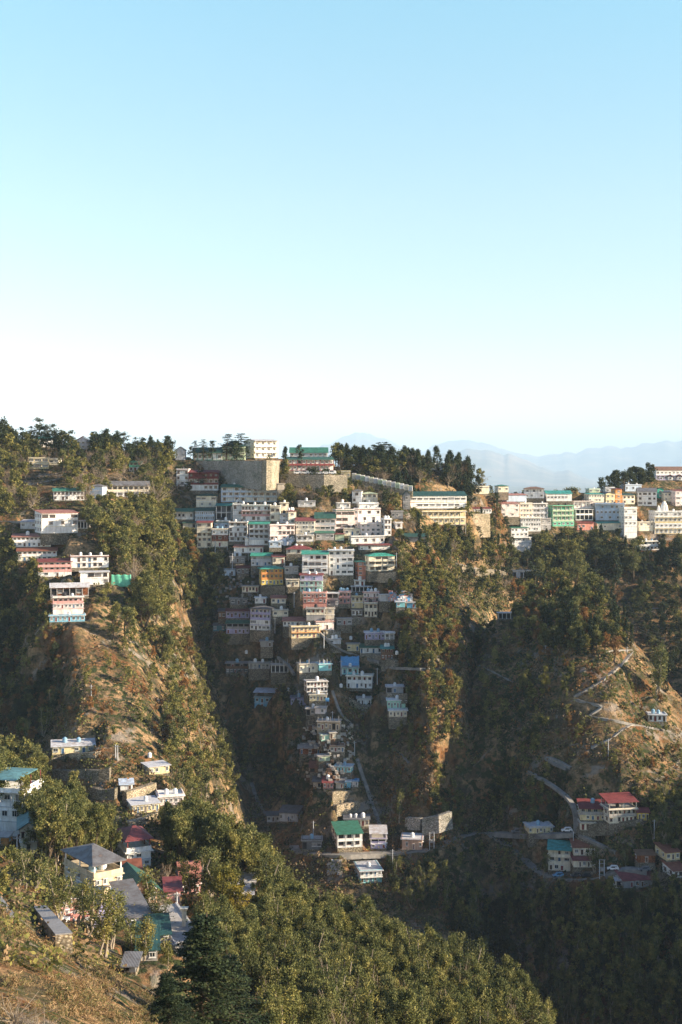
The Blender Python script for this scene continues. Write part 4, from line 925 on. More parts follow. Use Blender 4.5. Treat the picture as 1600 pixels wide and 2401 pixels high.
# ridge stalls stepping down the promenade
def stall(px, yb, w_, h_, Y, wall, roof, label):
    p = P3(px, yb, Y); root = empty('stall', p, R(-6)); tag(root, label, 'stall', 'stalls stepping down the ridge promenade'); W = w_*Y/F; H = h_*Y/F
    b = MB(); b.box(-W/2, W/2, 0, 3.2, 0, H); b.build('wall', plaster(wall), root)
    b = MB(); roof_solid(b, 'S', -W/2, W/2, 0, 3.2, H + 0.001, 0.25, 0.06); b.build('roof', sheet(roof), root)
    b = MB(); b.box(-W*0.36, W*0.36, -0.06, 0.03, 0.25, H*0.72); b.build('shutter', plain('shutter_' + wall, tuple(c*0.7 for c in PAL[wall])), root)
    b = MB(); b.box(-W/2 - 0.1, W/2 + 0.1, -0.15, 3.4, -3.5, -0.004); b.build('foundation', masonry('lstone'), root)
    FOOT.append((px - w_/2, px + w_/2, yb - h_ - 3, yb + 3, Y))
xs = 831; k_ = 0
nth = ['uppermost','second','third','fourth','fifth','sixth','seventh','eighth','ninth','tenth','eleventh','twelfth','thirteenth','lowest']
for k_ in range(14):
    px = 830 + k_ * 10.2; yb = 1122 + k_ * 2.25
    stall(px, yb, 9.4, 11, 690 - k_ * 1.2, ['cream','lgrey','pgreen','white'][k_ % 4], ['lgrey','pgreen','white'][k_ % 3], nth[k_] + ' metal stall in the row stepping down the ridge')
for k_, (px, yb, w_) in enumerate([(985,1150,26),(1010,1150,20),(1032,1150,18)]):
    stall(px, yb, w_, 9, 745, 'cream', 'white', ['left','middle','right'][k_] + ' long white stall behind the teal resort roof')
B(800,822,1106,1122,'pyellow','F:lgrey',0,'w.w','yellow kiosk house at the top of the stepping stalls',d=6,y=690)

# tarpaulins
def tarp(px0, px1, yt, yb, Y, c, label, tilt=0.2, name='tarpaulin', cat='tarpaulin', nx=14, nz=8, fold=0.25):
    Yv = hit((px0+px1)/2, yb).y if Y is None else Y
    o0 = P3((px0+px1)/2, yb, Yv); W = (px1-px0)*Yv/F; H = (yb-yt)*Yv/F; V = []
    r_ = random.Random(px0)
    for i in range(nx+1):
        for j in range(nz+1):
            u, v = i/nx, j/nz; V.append((-W/2 + W*u, tilt*H*v*3 - fold*math.sin(u*17 + v*3)*0.5 + r_.random()*0.1, H*v - (0.35*math.sin(u*math.pi*3)**2 if j == nz else 0)))
    ii, jj = np.meshgrid(np.arange(nx), np.arange(nz), indexing='ij'); q = (ii*(nz+1)+jj).ravel(); FQ = np.stack([q, q+nz+1, q+nz+2, q+1], -1)
    me = np_mesh(name, V, FQ, [plain('tarp_' + c, PAL[c], 0.5)], smooth=True); root = empty(name, o0); tag(root, label, cat)
    s_ = add_obj('sheet', me, root); md = s_.modifiers.new('thickness', 'SOLIDIFY'); md.thickness = 0.04
    for sx in (-1, 1): b = MB(); b.tube((sx*W*0.49, tilt*H*3 + 0.4, -2), (sx*W*0.49, tilt*H*3 + 0.4, H), 0.08, 0.08, 6); b.build('pole', M_steel, root)
    FOOT.append((px0, px1, yt, yb, Yv)); REFS.append(((px0+px1)/2, yb, label))
tarp(261, 307, 1347, 1376, None, 'bgreen', 'bright green tarpaulin screen beside the white flat-roofed house', tilt=0.02)
tarp(799, 843, 1542, 1562, None, 'sky', 'bright blue tarpaulin slung over the aqua house roof', tilt=0.5)
tarp(697, 720, 1762, 1772, None, 'pblue', 'pale blue tarpaulin hanging left of the wide roofed shack', tilt=0.3)
tarp(1322, 1338, 2000, 2012, None, 'tgreen', 'scrap of green netting left of the rusty roofed house', tilt=0.1)
tarp(764, 772, 1637, 1645, None, 'sky', 'small blue tarpaulin right of the yellow green house', tilt=0.3)
tarp(698, 708, 1182, 1196, 700, 'sky', 'tall blue tarpaulin among trees above the slim tower', tilt=0.1)

# vehicles
def car(px, py, c, label, L=4.0, H=1.5, yaw=0, van=False, Y=None):
    p = hit(px, py) if Y is None else P3(px, py, Y); p.z += 0.30; root = empty('car' if not van else 'van', p, R(yaw)); tag(root, label, 'car' if not van else 'van', 'vehicles parked in the hill town')
    m = plain('car_paint_' + c, PAL[c], 0.3, 0.5); W = 1.65; b = MB(); h1 = H * 0.55; t = 0.12
    def loft(prof):                                           # side profile with tapered sides
        n = len(b.v); k = len(prof)
        for (x, z) in prof: b.v.append((x, -W/2 + (0.14 if z > h1 else 0), z))
        for (x, z) in prof: b.v.append((x, W/2 - (0.14 if z > h1 else 0), z))
        b.f.append(tuple(n + i for i in range(k))); b.m.append(0); b.f.append(tuple(n + k + i for i in reversed(range(k)))); b.m.append(0)
        for i in range(k): j = (i+1) % k; b.f.append((n+j, n+i, n+k+i, n+k+j)); b.m.append(0)
    if van: loft([(-L/2,0.3),(L/2,0.3),(L/2,H*0.6),(L/2-0.25,H-0.1),(L/2-0.5,H),(-L/2+0.4,H),(-L/2+0.05,H*0.62)])
    else: loft([(-L/2,0.3),(L/2,0.3),(L/2,h1-0.05),(L/2-0.15,h1),(L/2-0.55,H),(-L/2+1.5,H),(-L/2+0.9,h1+0.02),(-L/2+0.1,h1-0.12)])
    b.build('body', m, root)
    for s in (-1, 1):
        g_ = MB(); y_ = s * (W/2 - 0.11); g_.prism([(-L*0.2, y_, h1+0.08),(L*0.38, y_, h1+0.08),(L*0.33, y_, H-0.12),(-L*0.08, y_, H-0.12)], [(-L*0.2, y_+s*0.05, h1+0.08),(L*0.38, y_+s*0.05, h1+0.08),(L*0.33, y_-s*0.0+s*0.03, H-0.12),(-L*0.08, y_+s*0.03, H-0.12)]); g_.build('side_window', M_glass, root)
        for x in (-L*0.31, L*0.31): g_ = MB(); g_.tube((x, s*(W/2 - 0.1), 0.3), (x, s*(W/2 + 0.03), 0.3), 0.31, 0.31, 14); g_.build('wheel', M_tankb, root)
    for s in (-1, 1): g_ = MB(); g_.box(-L/2 - 0.03, -L/2 + 0.06, s*0.55 - 0.14, s*0.55 + 0.14, 0.55, 0.7); g_.build('headlight', M_frame, root)
    return root
car(1330, 1952, 'white', 'white hatchback at the road bend left of the sloping lane')
car(1213, 1955, 'dgrey', 'dark grey car on the valley road left of the yellow flat house')
car(1438, 2042, 'white', 'white hatchback parked on the lower road right of the steel pylon', yaw=-8)
car(1310, 2058, 'sky', 'blue covered car in front of the teal roofed three-storey house', yaw=6)
car(1352, 2058, 'dark', 'left black car by the dark stone wall on lower road')
car(1374, 2058, 'black', 'right black car by the dark stone wall on lower road')
car(1512, 2044, 'dgrey', 'dark car parked at the far end of the lower road')
vn = ['leftmost white van on the ridge terrace under the colonnaded hotel','second white van on the ridge terrace','third white van on the ridge terrace','fourth white vehicle on the ridge terrace','fifth white vehicle on the ridge terrace','rightmost white van on the ridge terrace by the yellow kiosk']
for k_, px in enumerate((698, 716, 734, 750, 765, 780)): car(px, 1113, 'white' if k_ != 3 else 'lgrey', vn[k_], van=k_ in (0, 1, 5), H=1.9 if k_ in (0, 1, 5) else 1.5, Y=671, yaw=180)
M_wire = plain('wire', (0.12, 0.12, 0.12), 0.6)
def pole(px, yb, yt, label, kind='pole', Y=None):
    p = hit(px, yb) if Y is None else P3(px, yb, Y); H = (yb - yt) * p.y / F; root = empty('utility_pole' if kind == 'pole' else 'steel_pylon', p); tag(root, label, 'pole' if kind == 'pole' else 'pylon')
    if kind == 'pole':
        b = MB(); b.tube((0,0,-1),(0,0,H), 0.17, 0.11, 8); b.build('mast', plaster('lgrey'), root)
        b = MB(); b.box(-0.8, 0.8, -0.06, 0.06, H - 0.6, H - 0.45); b.build('crossarm', M_steel, root)
    else:
        for s in (-1, 1): b = MB(); b.tube((s*0.8,0,-1),(s*0.8,0,H), 0.16, 0.13, 6); b.build('leg', plaster('lgrey'), root)
        for k in range(5):
            z = H * (0.3 + 0.17 * k); b = MB(); b.box(-1.15, 1.15, -0.06, 0.06, z, z + 0.14); b.build('crossarm', M_steel, root)
        b = MB(); b.box(-0.5, 0.5, -0.5, 0.1, H*0.5, H*0.62); b.build('transformer', plaster('grey'), root)
    return p + Vector((0, 0, H - 0.4))
def wire(p, q, label, sag=1.5, r=0.035):
    b = MB(); n = 10; o0 = p.copy(); q = q - p
    for i in range(n):
        f = lambda t: q * t - Vector((0, 0, sag * 4 * t * (1 - t)))
        b.tube(f(i/n), f((i+1)/n), r, r, 4)
    tag(b.build('power_line', M_wire, None, o0), label, 'power line')
pa = pole(1013, 1999, 1952, 'grey steel pylon beside the peach roadside house', 'pylon')
pb = pole(1412, 2068, 2016, 'grey steel pylon at the lower road bend on the right', 'pylon')
pc = pole(921, 2040, 1992, 'slim pole below the valley road in the dark gully')
pole(1427, 1780, 1733, 'pale pole standing on the lit grass of the right hill')
pole(1471, 1530, 1516, 'short post at the top end of the right hill footpath')
pole(1280, 1530, 1512, 'short pale post among dark scrub on right hill')
p1 = pole(271, 1780, 1746, 'left of two poles right of the lone yellow cottage'); p2 = pole(276, 1784, 1747, 'right of two poles right of the lone yellow cottage')
pole(214, 1632, 1606, 'pale pole on the brown slope of the left spur')
pole(400, 1085, 1060, 'lamp post left of the great stone wall'); pole(708, 1350, 1322, 'thin pole by the steps left of green roofed twin', Y=600)
for dz, s_ in ((0, 'upper'), (0.8, 'lower')): wire(P3(-40, 1756, 430) - Vector((0,0,dz)), P3(124, 1757, hit(124, 1770).y) - Vector((0,0,dz)), s_ + ' wire from left edge to the lone yellow cottage', 0.6)
for dz, s_ in ((0, 'top'), (0.7, 'middle'), (1.4, 'bottom')): wire(pa - Vector((0,0,dz)), P3(856, 2016, 455) - Vector((0,0,dz)), s_ + ' wire sagging left from the pylon by the peach house', 1.5)
for k_, s_ in enumerate(('top', 'middle', 'bottom')): wire(P3(1468, 1455 + k_*3, 640), P3(1640, 1500 + k_*14, 520), s_ + ' power line crossing the upper right valley', 2.0, 0.05)

# slim poles among the houses, with wires between neighbours
PL = [(505,1300,1268,'left of the faded salmon roof'),(545,1330,1296,'below the faded salmon roof'),(668,1348,1312,'right of the yellow house'),(690,1420,1388,'left of the large salmon pink house'),(645,1480,1448,'right of the tall lavender house'),(760,1515,1482,'right of the pale yellow row'),(800,1580,1548,'beside the blue tarpaulin'),(885,1600,1566,'right of the white and mint house'),
 (700,1650,1618,'left of the yellow green house'),(780,1700,1668,'right of the half-built ridge shacks'),(832,1770,1738,'beside the stairway above the turquoise hut'),(735,1960,1925,'above the dim roadside house'),(1345,1990,1950,'beside the sloping lane'),(1535,1960,1922,'right of the small yellow cottage'),(930,1330,1296,'right of the broad cream house'),(1180,1330,1300,'left of the roofless ruin'),
 (300,2120,2072,'between the peach bungalow and big roof'),(415,2140,2092,'left of the narrow pink hut'),(470,2240,2190,'right of the broad concrete roof'),(40,2010,1960,'left of the turquoise gabled house')]
tops = [pole(a_, b_, c_, 'slim utility pole ' + d_) for a_, b_, c_, d_ in PL]
for i, j in ((0,1),(1,2),(2,3),(3,4),(3,5),(5,6),(6,7),(6,8),(8,9),(9,10),(16,17),(17,18)): wire(tops[i], tops[j], ('thin wire running right from the pole ' if PL[j][0] > PL[i][0] else 'thin wire running left from the pole ') + PL[i][3], 1.0, 0.03)
# temple tower and side spires on the white temple
def spire(px, yb, yt, w_, Y, label):
    p = P3(px, yb, Y); H = (yb - yt)*Y/F; r = w_*Y/F/2; root = empty('temple_spire', p); tag(root, label, 'spire'); n = 16; prof = [(0,1.0),(0.25,0.98),(0.45,0.88),(0.62,0.7),(0.75,0.5),(0.84,0.34),(0.88,0.36),(0.9,0.2)]
    V = []; 
    for t, s_ in prof:
        for i in range(n): q_ = r*s_*(1.0 if i % 2 else 0.9); a_ = 2*math.pi*i/n; V.append((q_*math.cos(a_), q_*math.sin(a_), H*t))
    FQ = [(k*n+i, k*n+(i+1)%n, (k+1)*n+(i+1)%n, (k+1)*n+i) for k in range(len(prof)-1) for i in range(n)]
    add_obj('tower', np_mesh('tower', V, FQ, [plaster('white')]), root)
    b = MB(); b.tube((0,0,H*0.89),(0,0,H*0.94), r*0.2, r*0.12); b.tube((0,0,H*0.94),(0,0,H*1.02), r*0.06, r*0.01); b.build('finial', plain('gilt', (0.6,0.42,0.12), 0.4), root)
ty = hit(1574, 1252).y + 1
spire(1558, 1201, 1172, 19, ty + 3, 'tall white temple spire at the right edge'); spire(1545, 1200, 1183, 8, ty, 'small white spire left of the tall temple spire')
# dormers of the hilltop school
sy = hit(1581, 1126).y
for k_, px in enumerate((1551, 1573, 1595)):
    root = empty('gabled_porch', P3(px, 1126, sy - 1.6)); tag(root, ['left','middle','right'][k_] + ' gabled porch on the hilltop school front', 'porch', 'gabled porches of the hilltop school')
    b = MB(); b.box(-1.8, 1.8, 0, 2.4, 0, 2.2); b.build('wall', plaster('white'), root)
    b = MB(); roof_solid(b, 'E', -1.8, 1.8, 0, 2.4, 2.2, 1.8, 0.3); b.build('roof', sheet('maroon'), root); add_obj('window', window_mesh(1.4, 1.2, 'w', M_frame, M_glass), root, (0, 0, 0.6))
# rooftop parapet column in the near village
p = hit(441, 2250) ; b = MB(); b.box(-0.35, 0.35, -0.35, 0.35, 0, 3.0); b.prism([(-0.35,-0.35,3.0),(0.35,-0.35,3.0),(0.35,0.35,3.0),(-0.35,0.35,3.0)], [(-0.7,-0.7,3.6),(0.7,-0.7,3.6),(0.7,0.7,3.6),(-0.7,0.7,3.6)])
tag(b.build('stub_column', plaster('cream'), None, P3(432, 2178, p.y + 7.5)), 'flared cream stub column on the broad concrete roof', 'column')
# loose tanks on the ground
for px, py, c, s_ in [(676,1622,'w','white tank on the bare terrace left of the cream white two-storey'),(823,1500,'w','white tank standing alone above the yellow one-room house'),(931,1535,'w','white tank right of the small brick house with teal roof'),(578,1533,'w','white tank alone on the dark slope above the left row houses'),(800,1612,'w','white tank left of the mint two-storey house'),(351,1776,'w','white tank above the small yellow cube house'),(300,2045,'b','black tank between the red pavilion house and the rusty shed'),(312,2046,'g','pale blue tank beside the black tank in near village')]:
    p = hit(px, py); tank(p, c, s_, 1.1)
# rubble heaps
def rubble(px0, px1, py0, py1, n, label, s0=0.3, s1=1.0, cols_=('lstone', 'salmon', 'lgrey')):
    b = MB(); r_ = random.Random(px0 * 7); o0 = hit((px0+px1)/2, (py0+py1)/2); ms = [plaster(c) for c in cols_]
    for _ in range(n):
        p = hit(r_.uniform(px0, px1), r_.uniform(py0, py1)) - o0; s_ = r_.uniform(s0, s1) / 2; k = len(b.v)
        b.box(p.x - s_*r_.uniform(.6, 1.3), p.x + s_, p.y - s_, p.y + s_*r_.uniform(.6, 1.3), p.z - s_, p.z + s_*r_.uniform(.4, 1.2), r_.randrange(len(ms)))
        for i in range(k, k + 8): v = b.v[i]; b.v[i] = (v[0] + r_.uniform(-.3, .3)*s_, v[1] + r_.uniform(-.3, .3)*s_, v[2] + r_.uniform(-.3, .3)*s_)
    tag(b.build('rubble', ms, None, o0), label, None, kind='stuff')
rubble(140, 215, 2110, 2160, 220, None, 0.3, 1.1)
rubble(100, 120, 2040, 2065, 60, None, 0.3, 0.9)
rubble(912, 965, 1388, 1408, 160, None, 0.4, 1.6, ('lgrey', 'salmon', 'sky', 'white'))
rubble(770, 800, 2020, 2050, 90, None, 0.4, 1.3, ('lstone', 'lgrey', 'stone'))
rubble(700, 830, 1700, 1830, 200, None, 0.4, 1.5, ('lstone', 'conc', 'cream', 'brown'))
rubble(645, 690, 1255, 1275, 120, None, 0.5, 1.8, ('white', 'pblue', 'lgrey'))
rubble(500, 600, 1335, 1420, 90, None, 0.4, 1.3, ('dgrey', 'stone', 'dgrey'))
# ---------------------------------------------------------------- cuts
for cx, cy, hw_, y0_, y1_, an, zt in CUTS:
    n_ = max(int(hw_ / 4), 1)
    for k in range(-n_, n_ + 1):
        fill(cx + math.cos(an) * hw_ * 0.8 * k / n_ - math.sin(an) * 3, cy + math.sin(an) * hw_ * 0.8 * k / n_ + math.cos(an) * 3, 3.2, zt - 0.6, both=False)
for rx, ry, rr_, rz in ROADCUT: fill(rx, ry, rr_, rz + 0.05)
for c in CUTS: carve(*c)
# ---------------------------------------------------------------- plants
def leafmat(name, c0, c1, c2, tr=0.25):
    m, t, b = newmat(name, 0.75, 0.15); oi = N(t, 'ShaderNodeObjectInfo').outputs['Random']; p = N(t, 'ShaderNodeNewGeometry').outputs['Position']
    n1 = noise(t, p, 0.55, 3, 0.6); a1 = ramp(t, [(0.32, c0), (0.5, c1), (0.68, c2)], n1)
    v = ramp(t, [(0, (0.72, 0.74, 0.8)), (0.5, (1, 1, 1)), (1, (1.3, 1.16, 0.95))], oi); c = mixc(t, 1.0, a1, v, 'MULTIPLY')
    t.links.new(c, b.inputs['Base Color']); tl = N(t, 'ShaderNodeBsdfTranslucent'); t.links.new(c, tl.inputs[0]); mx = N(t, 'ShaderNodeMixShader'); mx.inputs[0].default_value = tr
    out = t.nodes['Material Output']; t.links.new(b.outputs[0], mx.inputs[1]); t.links.new(tl.outputs[0], mx.inputs[2]); t.links.new(mx.outputs[0], out.inputs[0]); return m
L_oak = leafmat('oak_leaves', (0.045, 0.060, 0.020), (0.12, 0.13, 0.042), (0.28, 0.26, 0.095))
L_oakd = leafmat('dark_leaves', (0.018, 0.030, 0.014), (0.035, 0.050, 0.022), (0.065, 0.072, 0.030))
L_con = leafmat('conifer_needles', (0.012, 0.024, 0.012), (0.028, 0.045, 0.020), (0.06, 0.072, 0.03), 0.1)
L_rust = leafmat('rust_leaves', (0.10, 0.055, 0.022), (0.21, 0.11, 0.04), (0.32, 0.19, 0.075))
L_yel = leafmat('yellow_leaves', (0.07, 0.075, 0.018), (0.16, 0.15, 0.03), (0.27, 0.22, 0.04))
L_tan = leafmat('dry_twigs', (0.12, 0.09, 0.06), (0.21, 0.155, 0.10), (0.30, 0.22, 0.15))
M_bark = plain('bark', (0.10, 0.075, 0.05), 0.95, 0.1); M_barkl = plain('pale_bark', (0.30, 0.25, 0.19), 0.95, 0.1)

def quads_at(C, size, r_, flat=0.0, aspect=0.7):
    """one small leaf-spray face at each centre"""
    n = len(C); a_ = r_.normal(size=(n, 3)); a_[:, 2] *= (1 - flat); a_ /= np.linalg.norm(a_, axis=1)[:, None] + 1e-9
    b_ = r_.normal(size=(n, 3)); b_[:, 2] *= (1 - flat); b_ -= a_ * (a_ * b_).sum(1)[:, None]; b_ /= np.linalg.norm(b_, axis=1)[:, None] + 1e-9
    s_ = size * r_.uniform(0.6, 1.25, (n, 1)); A_ = a_ * s_ / 2; B_ = b_ * s_ * aspect / 2
    V = np.stack([C - A_ - B_ * 0.5, C + A_ * 0.3 - B_, C + A_ + B_ * 0.6, C - A_ * 0.4 + B_], 1).reshape(-1, 3)
    return V, np.arange(n * 4).reshape(n, 4)
def wood(b, base, tip, r0, r1, r_, seg=4, wob=0.25):
    p = np.array(base, float); q = np.array(tip, float); prev = p; 
    for i in range(1, seg + 1):
        t = i / seg; c = p + (q - p) * t + (r_.normal(size=3) * wob * (0 if i == seg else 1)); b.tube(prev, c, r0 + (r1 - r0) * (i - 1) / seg, r0 + (r1 - r0) * t, 6); prev = c
def tree_parts(kind, seed, dens):
    """unit-height (10 m) tree: trunk builder, crown vertices and faces"""
    r_ = np.random.default_rng(seed); b = MB(); C = []; size = 0.45; flat = 0.0
    k = lambda n: max(int(n * dens), 2)
    if kind in ('oak', 'oakd', 'rust', 'yel', 'olive'):
        H = 10.0; nl = r_.integers(8, 13); tw = r_.uniform(0.8, 1.2); wood(b, (0,0,-0.8), (r_.normal()*0.3, r_.normal()*0.3, H*0.62), 0.26, 0.12, r_)
        for i in range(nl):
            a_ = r_.uniform(0, 6.28); zz = r_.uniform(3.0, 8.9) if i else 9.0; rr = r_.uniform(0.5, 2.5) * (1.15 - abs(zz - 5.0) / 5.5) * tw if i else 0.3; lc = np.array([rr*math.cos(a_), rr*math.sin(a_), zz]); lr = r_.uniform(0.75, 1.35) * (0.8 if i == 0 else 1)
            wood(b, (0, 0, zz * 0.55), lc, 0.10, 0.04, r_, 3, 0.15)
            nc = 9; d_ = r_.normal(size=(nc, 3)); d_ /= np.linalg.norm(d_, axis=1)[:, None]; cc = lc + d_ * lr * r_.uniform(0.55, 1.0, (nc, 1)) * np.array([1, 1, 0.8])
            for c in cc: C.append(c + r_.normal(size=(k(20), 3)) * 0.28)
        size = 0.40
    elif kind == 'slim':                                      # lopped hill oak: bare stems with leafy tufts
        H = 10.0; ns = r_.integers(1, 3)
        for s_ in range(ns + 1):
            tx, ty_ = r_.normal(size=2) * 0.9; top = r_.uniform(7.5, 9.6); wood(b, (0,0,-0.8), (tx, ty_, top), 0.2, 0.06, r_, 5, 0.3)
            for t in np.arange(0.38, 1.0, 0.1):
                c = np.array([tx*t, ty_*t, top*t]) + r_.normal(size=3) * [0.45, 0.45, 0.2]
                for _ in range(2): C.append(c + r_.normal(size=3) * 0.4 + r_.normal(size=(k(26), 3)) * [0.36, 0.36, 0.42])
        size = 0.4
    elif kind == 'pine':
        H = 10.0; wood(b, (0,0,-0.8), (r_.normal()*0.3, 0, 9.4), 0.22, 0.06, r_)
        for i in range(15):
            zz = r_.uniform(3.2, 9.6); rr = (10.4 - zz) * 0.30 * r_.uniform(0.3, 1.1); a_ = r_.uniform(0, 6.28); c = np.array([rr*math.cos(a_), rr*math.sin(a_), zz]); b.tube((0,0,zz-0.4), c, 0.05, 0.02, 4)
            for _ in range(4): C.append(c + r_.normal(size=3) * [0.55, 0.55, 0.25] + r_.normal(size=(k(18), 3)) * [0.4, 0.4, 0.24])
        size = 0.42
    elif kind == 'cedar':                                     # flat layered tiers on a tall stem
        wood(b, (0,0,-0.8), (0.1, 0, 9.9), 0.24, 0.05, r_, 4, 0.08)
        for z in np.arange(2.8, 9.9, 0.62):
            for j in range(r_.integers(3, 6)):
                a_ = r_.uniform(0, 6.28); L = r_.uniform(0.9, 2.5) * (1.0 if z < 7.5 else (10.6 - z) / 3.1); q_ = np.array([L*math.cos(a_), L*math.sin(a_), z + r_.uniform(-0.1, 0.25)]); b.tube((0,0,z), q_, 0.05, 0.02, 4)
                t = r_.uniform(0.3, 1.05, (k(42), 1)); C.append(np.array([0,0,z]) + (q_ - [0,0,z]) * t + r_.normal(size=(len(t), 3)) * [0.28, 0.28, 0.06])
        size = 0.4; flat = 0.75
    elif kind in ('cypress', 'conifer'):
        wd = 0.95 if kind == 'cypress' else 2.0; wood(b, (0,0,-0.8), (0, 0, 9.2), 0.2, 0.04, r_, 3, 0.05)
        for i in range(46 if kind == 'cypress' else 95):
            z = r_.uniform(0.9, 9.9); t = (z - 0.9) / 9.0; prof = (min(t * 5, 1) * (1 - t) ** (0.8 if kind == 'cypress' else 0.55)); rr = wd * prof * r_.uniform(0.75, 1.1); a_ = r_.uniform(0, 6.28)
            C.append(np.array([rr*math.cos(a_), rr*math.sin(a_), z]) + r_.normal(size=(k(26), 3)) * [0.24, 0.24, 0.4])
        size = 0.4
    elif kind == 'deodar':                                    # broad near cedar with drooping tiers
        wood(b, (0,0,-1), (0, 0, 10), 0.22, 0.04, r_, 4, 0.05)
        for z in np.arange(1.2, 9.9, 0.42):
            for j in range(7):
                a_ = r_.uniform(0, 6.28); L = (10.3 - z) * 0.42 * r_.uniform(0.7, 1.15); q_ = np.array([L*math.cos(a_), L*math.sin(a_), z - L * 0.12])
                b.tube((0,0,z), q_, 0.04, 0.015, 4); t = r_.uniform(0.2, 1.05, (k(70), 1)); w_ = 0.35 * (1 - 0.5 * t)
                C.append(np.array([0,0,z]) + (q_ - [0,0,z]) * t + r_.normal(size=(len(t), 3)) * [1, 1, 0.18] * w_)
        size = 0.26; flat = 0.5
    elif kind == 'bare':
        wood(b, (0,0,-0.8), (0, 0, 4), 0.2, 0.12, r_)
        for i in range(30):
            a_ = r_.uniform(0, 6.28); el = r_.uniform(0.35, 1.4); L = r_.uniform(3.0, 6.0); p0 = np.array([0, 0, r_.uniform(2.0, 4.0)]); q_ = p0 + L*np.array([math.cos(a_)*math.cos(el), math.sin(a_)*math.cos(el), math.sin(el)])
            wood(b, p0, q_, 0.07, 0.02, r_, 3, 0.2)
            t = r_.uniform(0.4, 1.0, (k(26), 1)); C.append(p0 + (q_ - p0) * t + r_.normal(size=(len(t), 3)) * 0.42)
        size = 0.5
    C = np.concatenate(C); asp = 0.12 if kind == 'bare' else 0.7
    V, Q = quads_at(C, size * (0.66 if dens > 2 else 1.0 if dens > 0.8 else 1.0 / math.sqrt(max(dens, 0.12)) * 0.9), r_, flat, asp)
    return b, V, Q
KINDS = dict(oak=(L_oak, 'oak_tree', 'oak tree'), oakd=(L_oakd, 'evergreen_tree', 'evergreen tree'), olive=(L_oak, 'broadleaf_tree', 'broadleaf tree'), rust=(L_rust, 'autumn_tree', 'autumn tree'), yel=(L_yel, 'yellow_tree', 'yellow tree'), slim=(L_oak, 'slender_tree', 'slender tree'),
  pine=(L_con, 'pine_tree', 'pine tree'), cedar=(L_con, 'cedar_tree', 'cedar tree'), cypress=(L_con, 'cypress_tree', 'cypress tree'), conifer=(L_con, 'conifer_tree', 'conifer'), deodar=(L_con, 'deodar_tree', 'deodar tree'), bare=(L_tan, 'bare_tree', 'bare tree'))
_tm = {}
def tree_mesh(kind, var, lod):
    k = (kind, var, lod)
    if k not in _tm:
        b, V, Q = tree_parts(kind, var * 31 + len(kind) * 7 + ord(kind[0]), {-1: 2.4, 0: 1.0, 1: 0.4, 2: 0.2}[lod])
        _tm[k] = (b.mesh('trunk', [M_barkl if kind in ('slim', 'bare') else M_bark]), np_mesh('crown', V, Q, [KINDS[kind][0]]))
    return _tm[k]
NVAR = 4
TREES = []
def blocked(px, yb, yt, hwid, Y):
    for x0, x1, a0, a1, Yb in FOOT:
        if Y < Yb + 6:
            ox = min(px + hwid, x1) - max(px - hwid, x0); oy = min(yb, a1) - max(yt, a0)
            if ox > 0 and oy > 0 and ox * oy > 0.22 * min((x1 - x0) * (a1 - a0), 2 * hwid * (yb - yt)): return True
            if ox > 0 and a0 < yb < a1 + 1: return True
    return False
def tree(px, yb, h_m, kind, wide=1.0, force=False, ymin=0, Y=None):
    p = hit(px, yb, ymin) if Y is None else P3(px, yb, Y)
    if Y is None:
        z1 = z_at(p.x, p.y)
        if z1 > p.z + 2.5: h_m *= 0.6
        p.z = z1; yb = CY - F * z1 / p.y
    hp = h_m * F / p.y; half = {'cypress': 0.1, 'conifer': 0.17, 'slim': 0.16}.get(kind, 0.24) * hp * wide
    if not force and blocked(px, yb, yb - hp, half * 0.8, p.y): return False
    TREES.append((px, yb, hp, h_m, kind, wide, p)); return True
def tree_px(px, yb, yt, kind, wide=1.0, **kw):
    p = hit(px, yb) if kw.get('Y') is None else P3(px, yb, kw['Y']); tree(px, yb, (yb - yt) * p.y / F, kind, wide, force=True, **kw)
rt0 = random.Random(5)
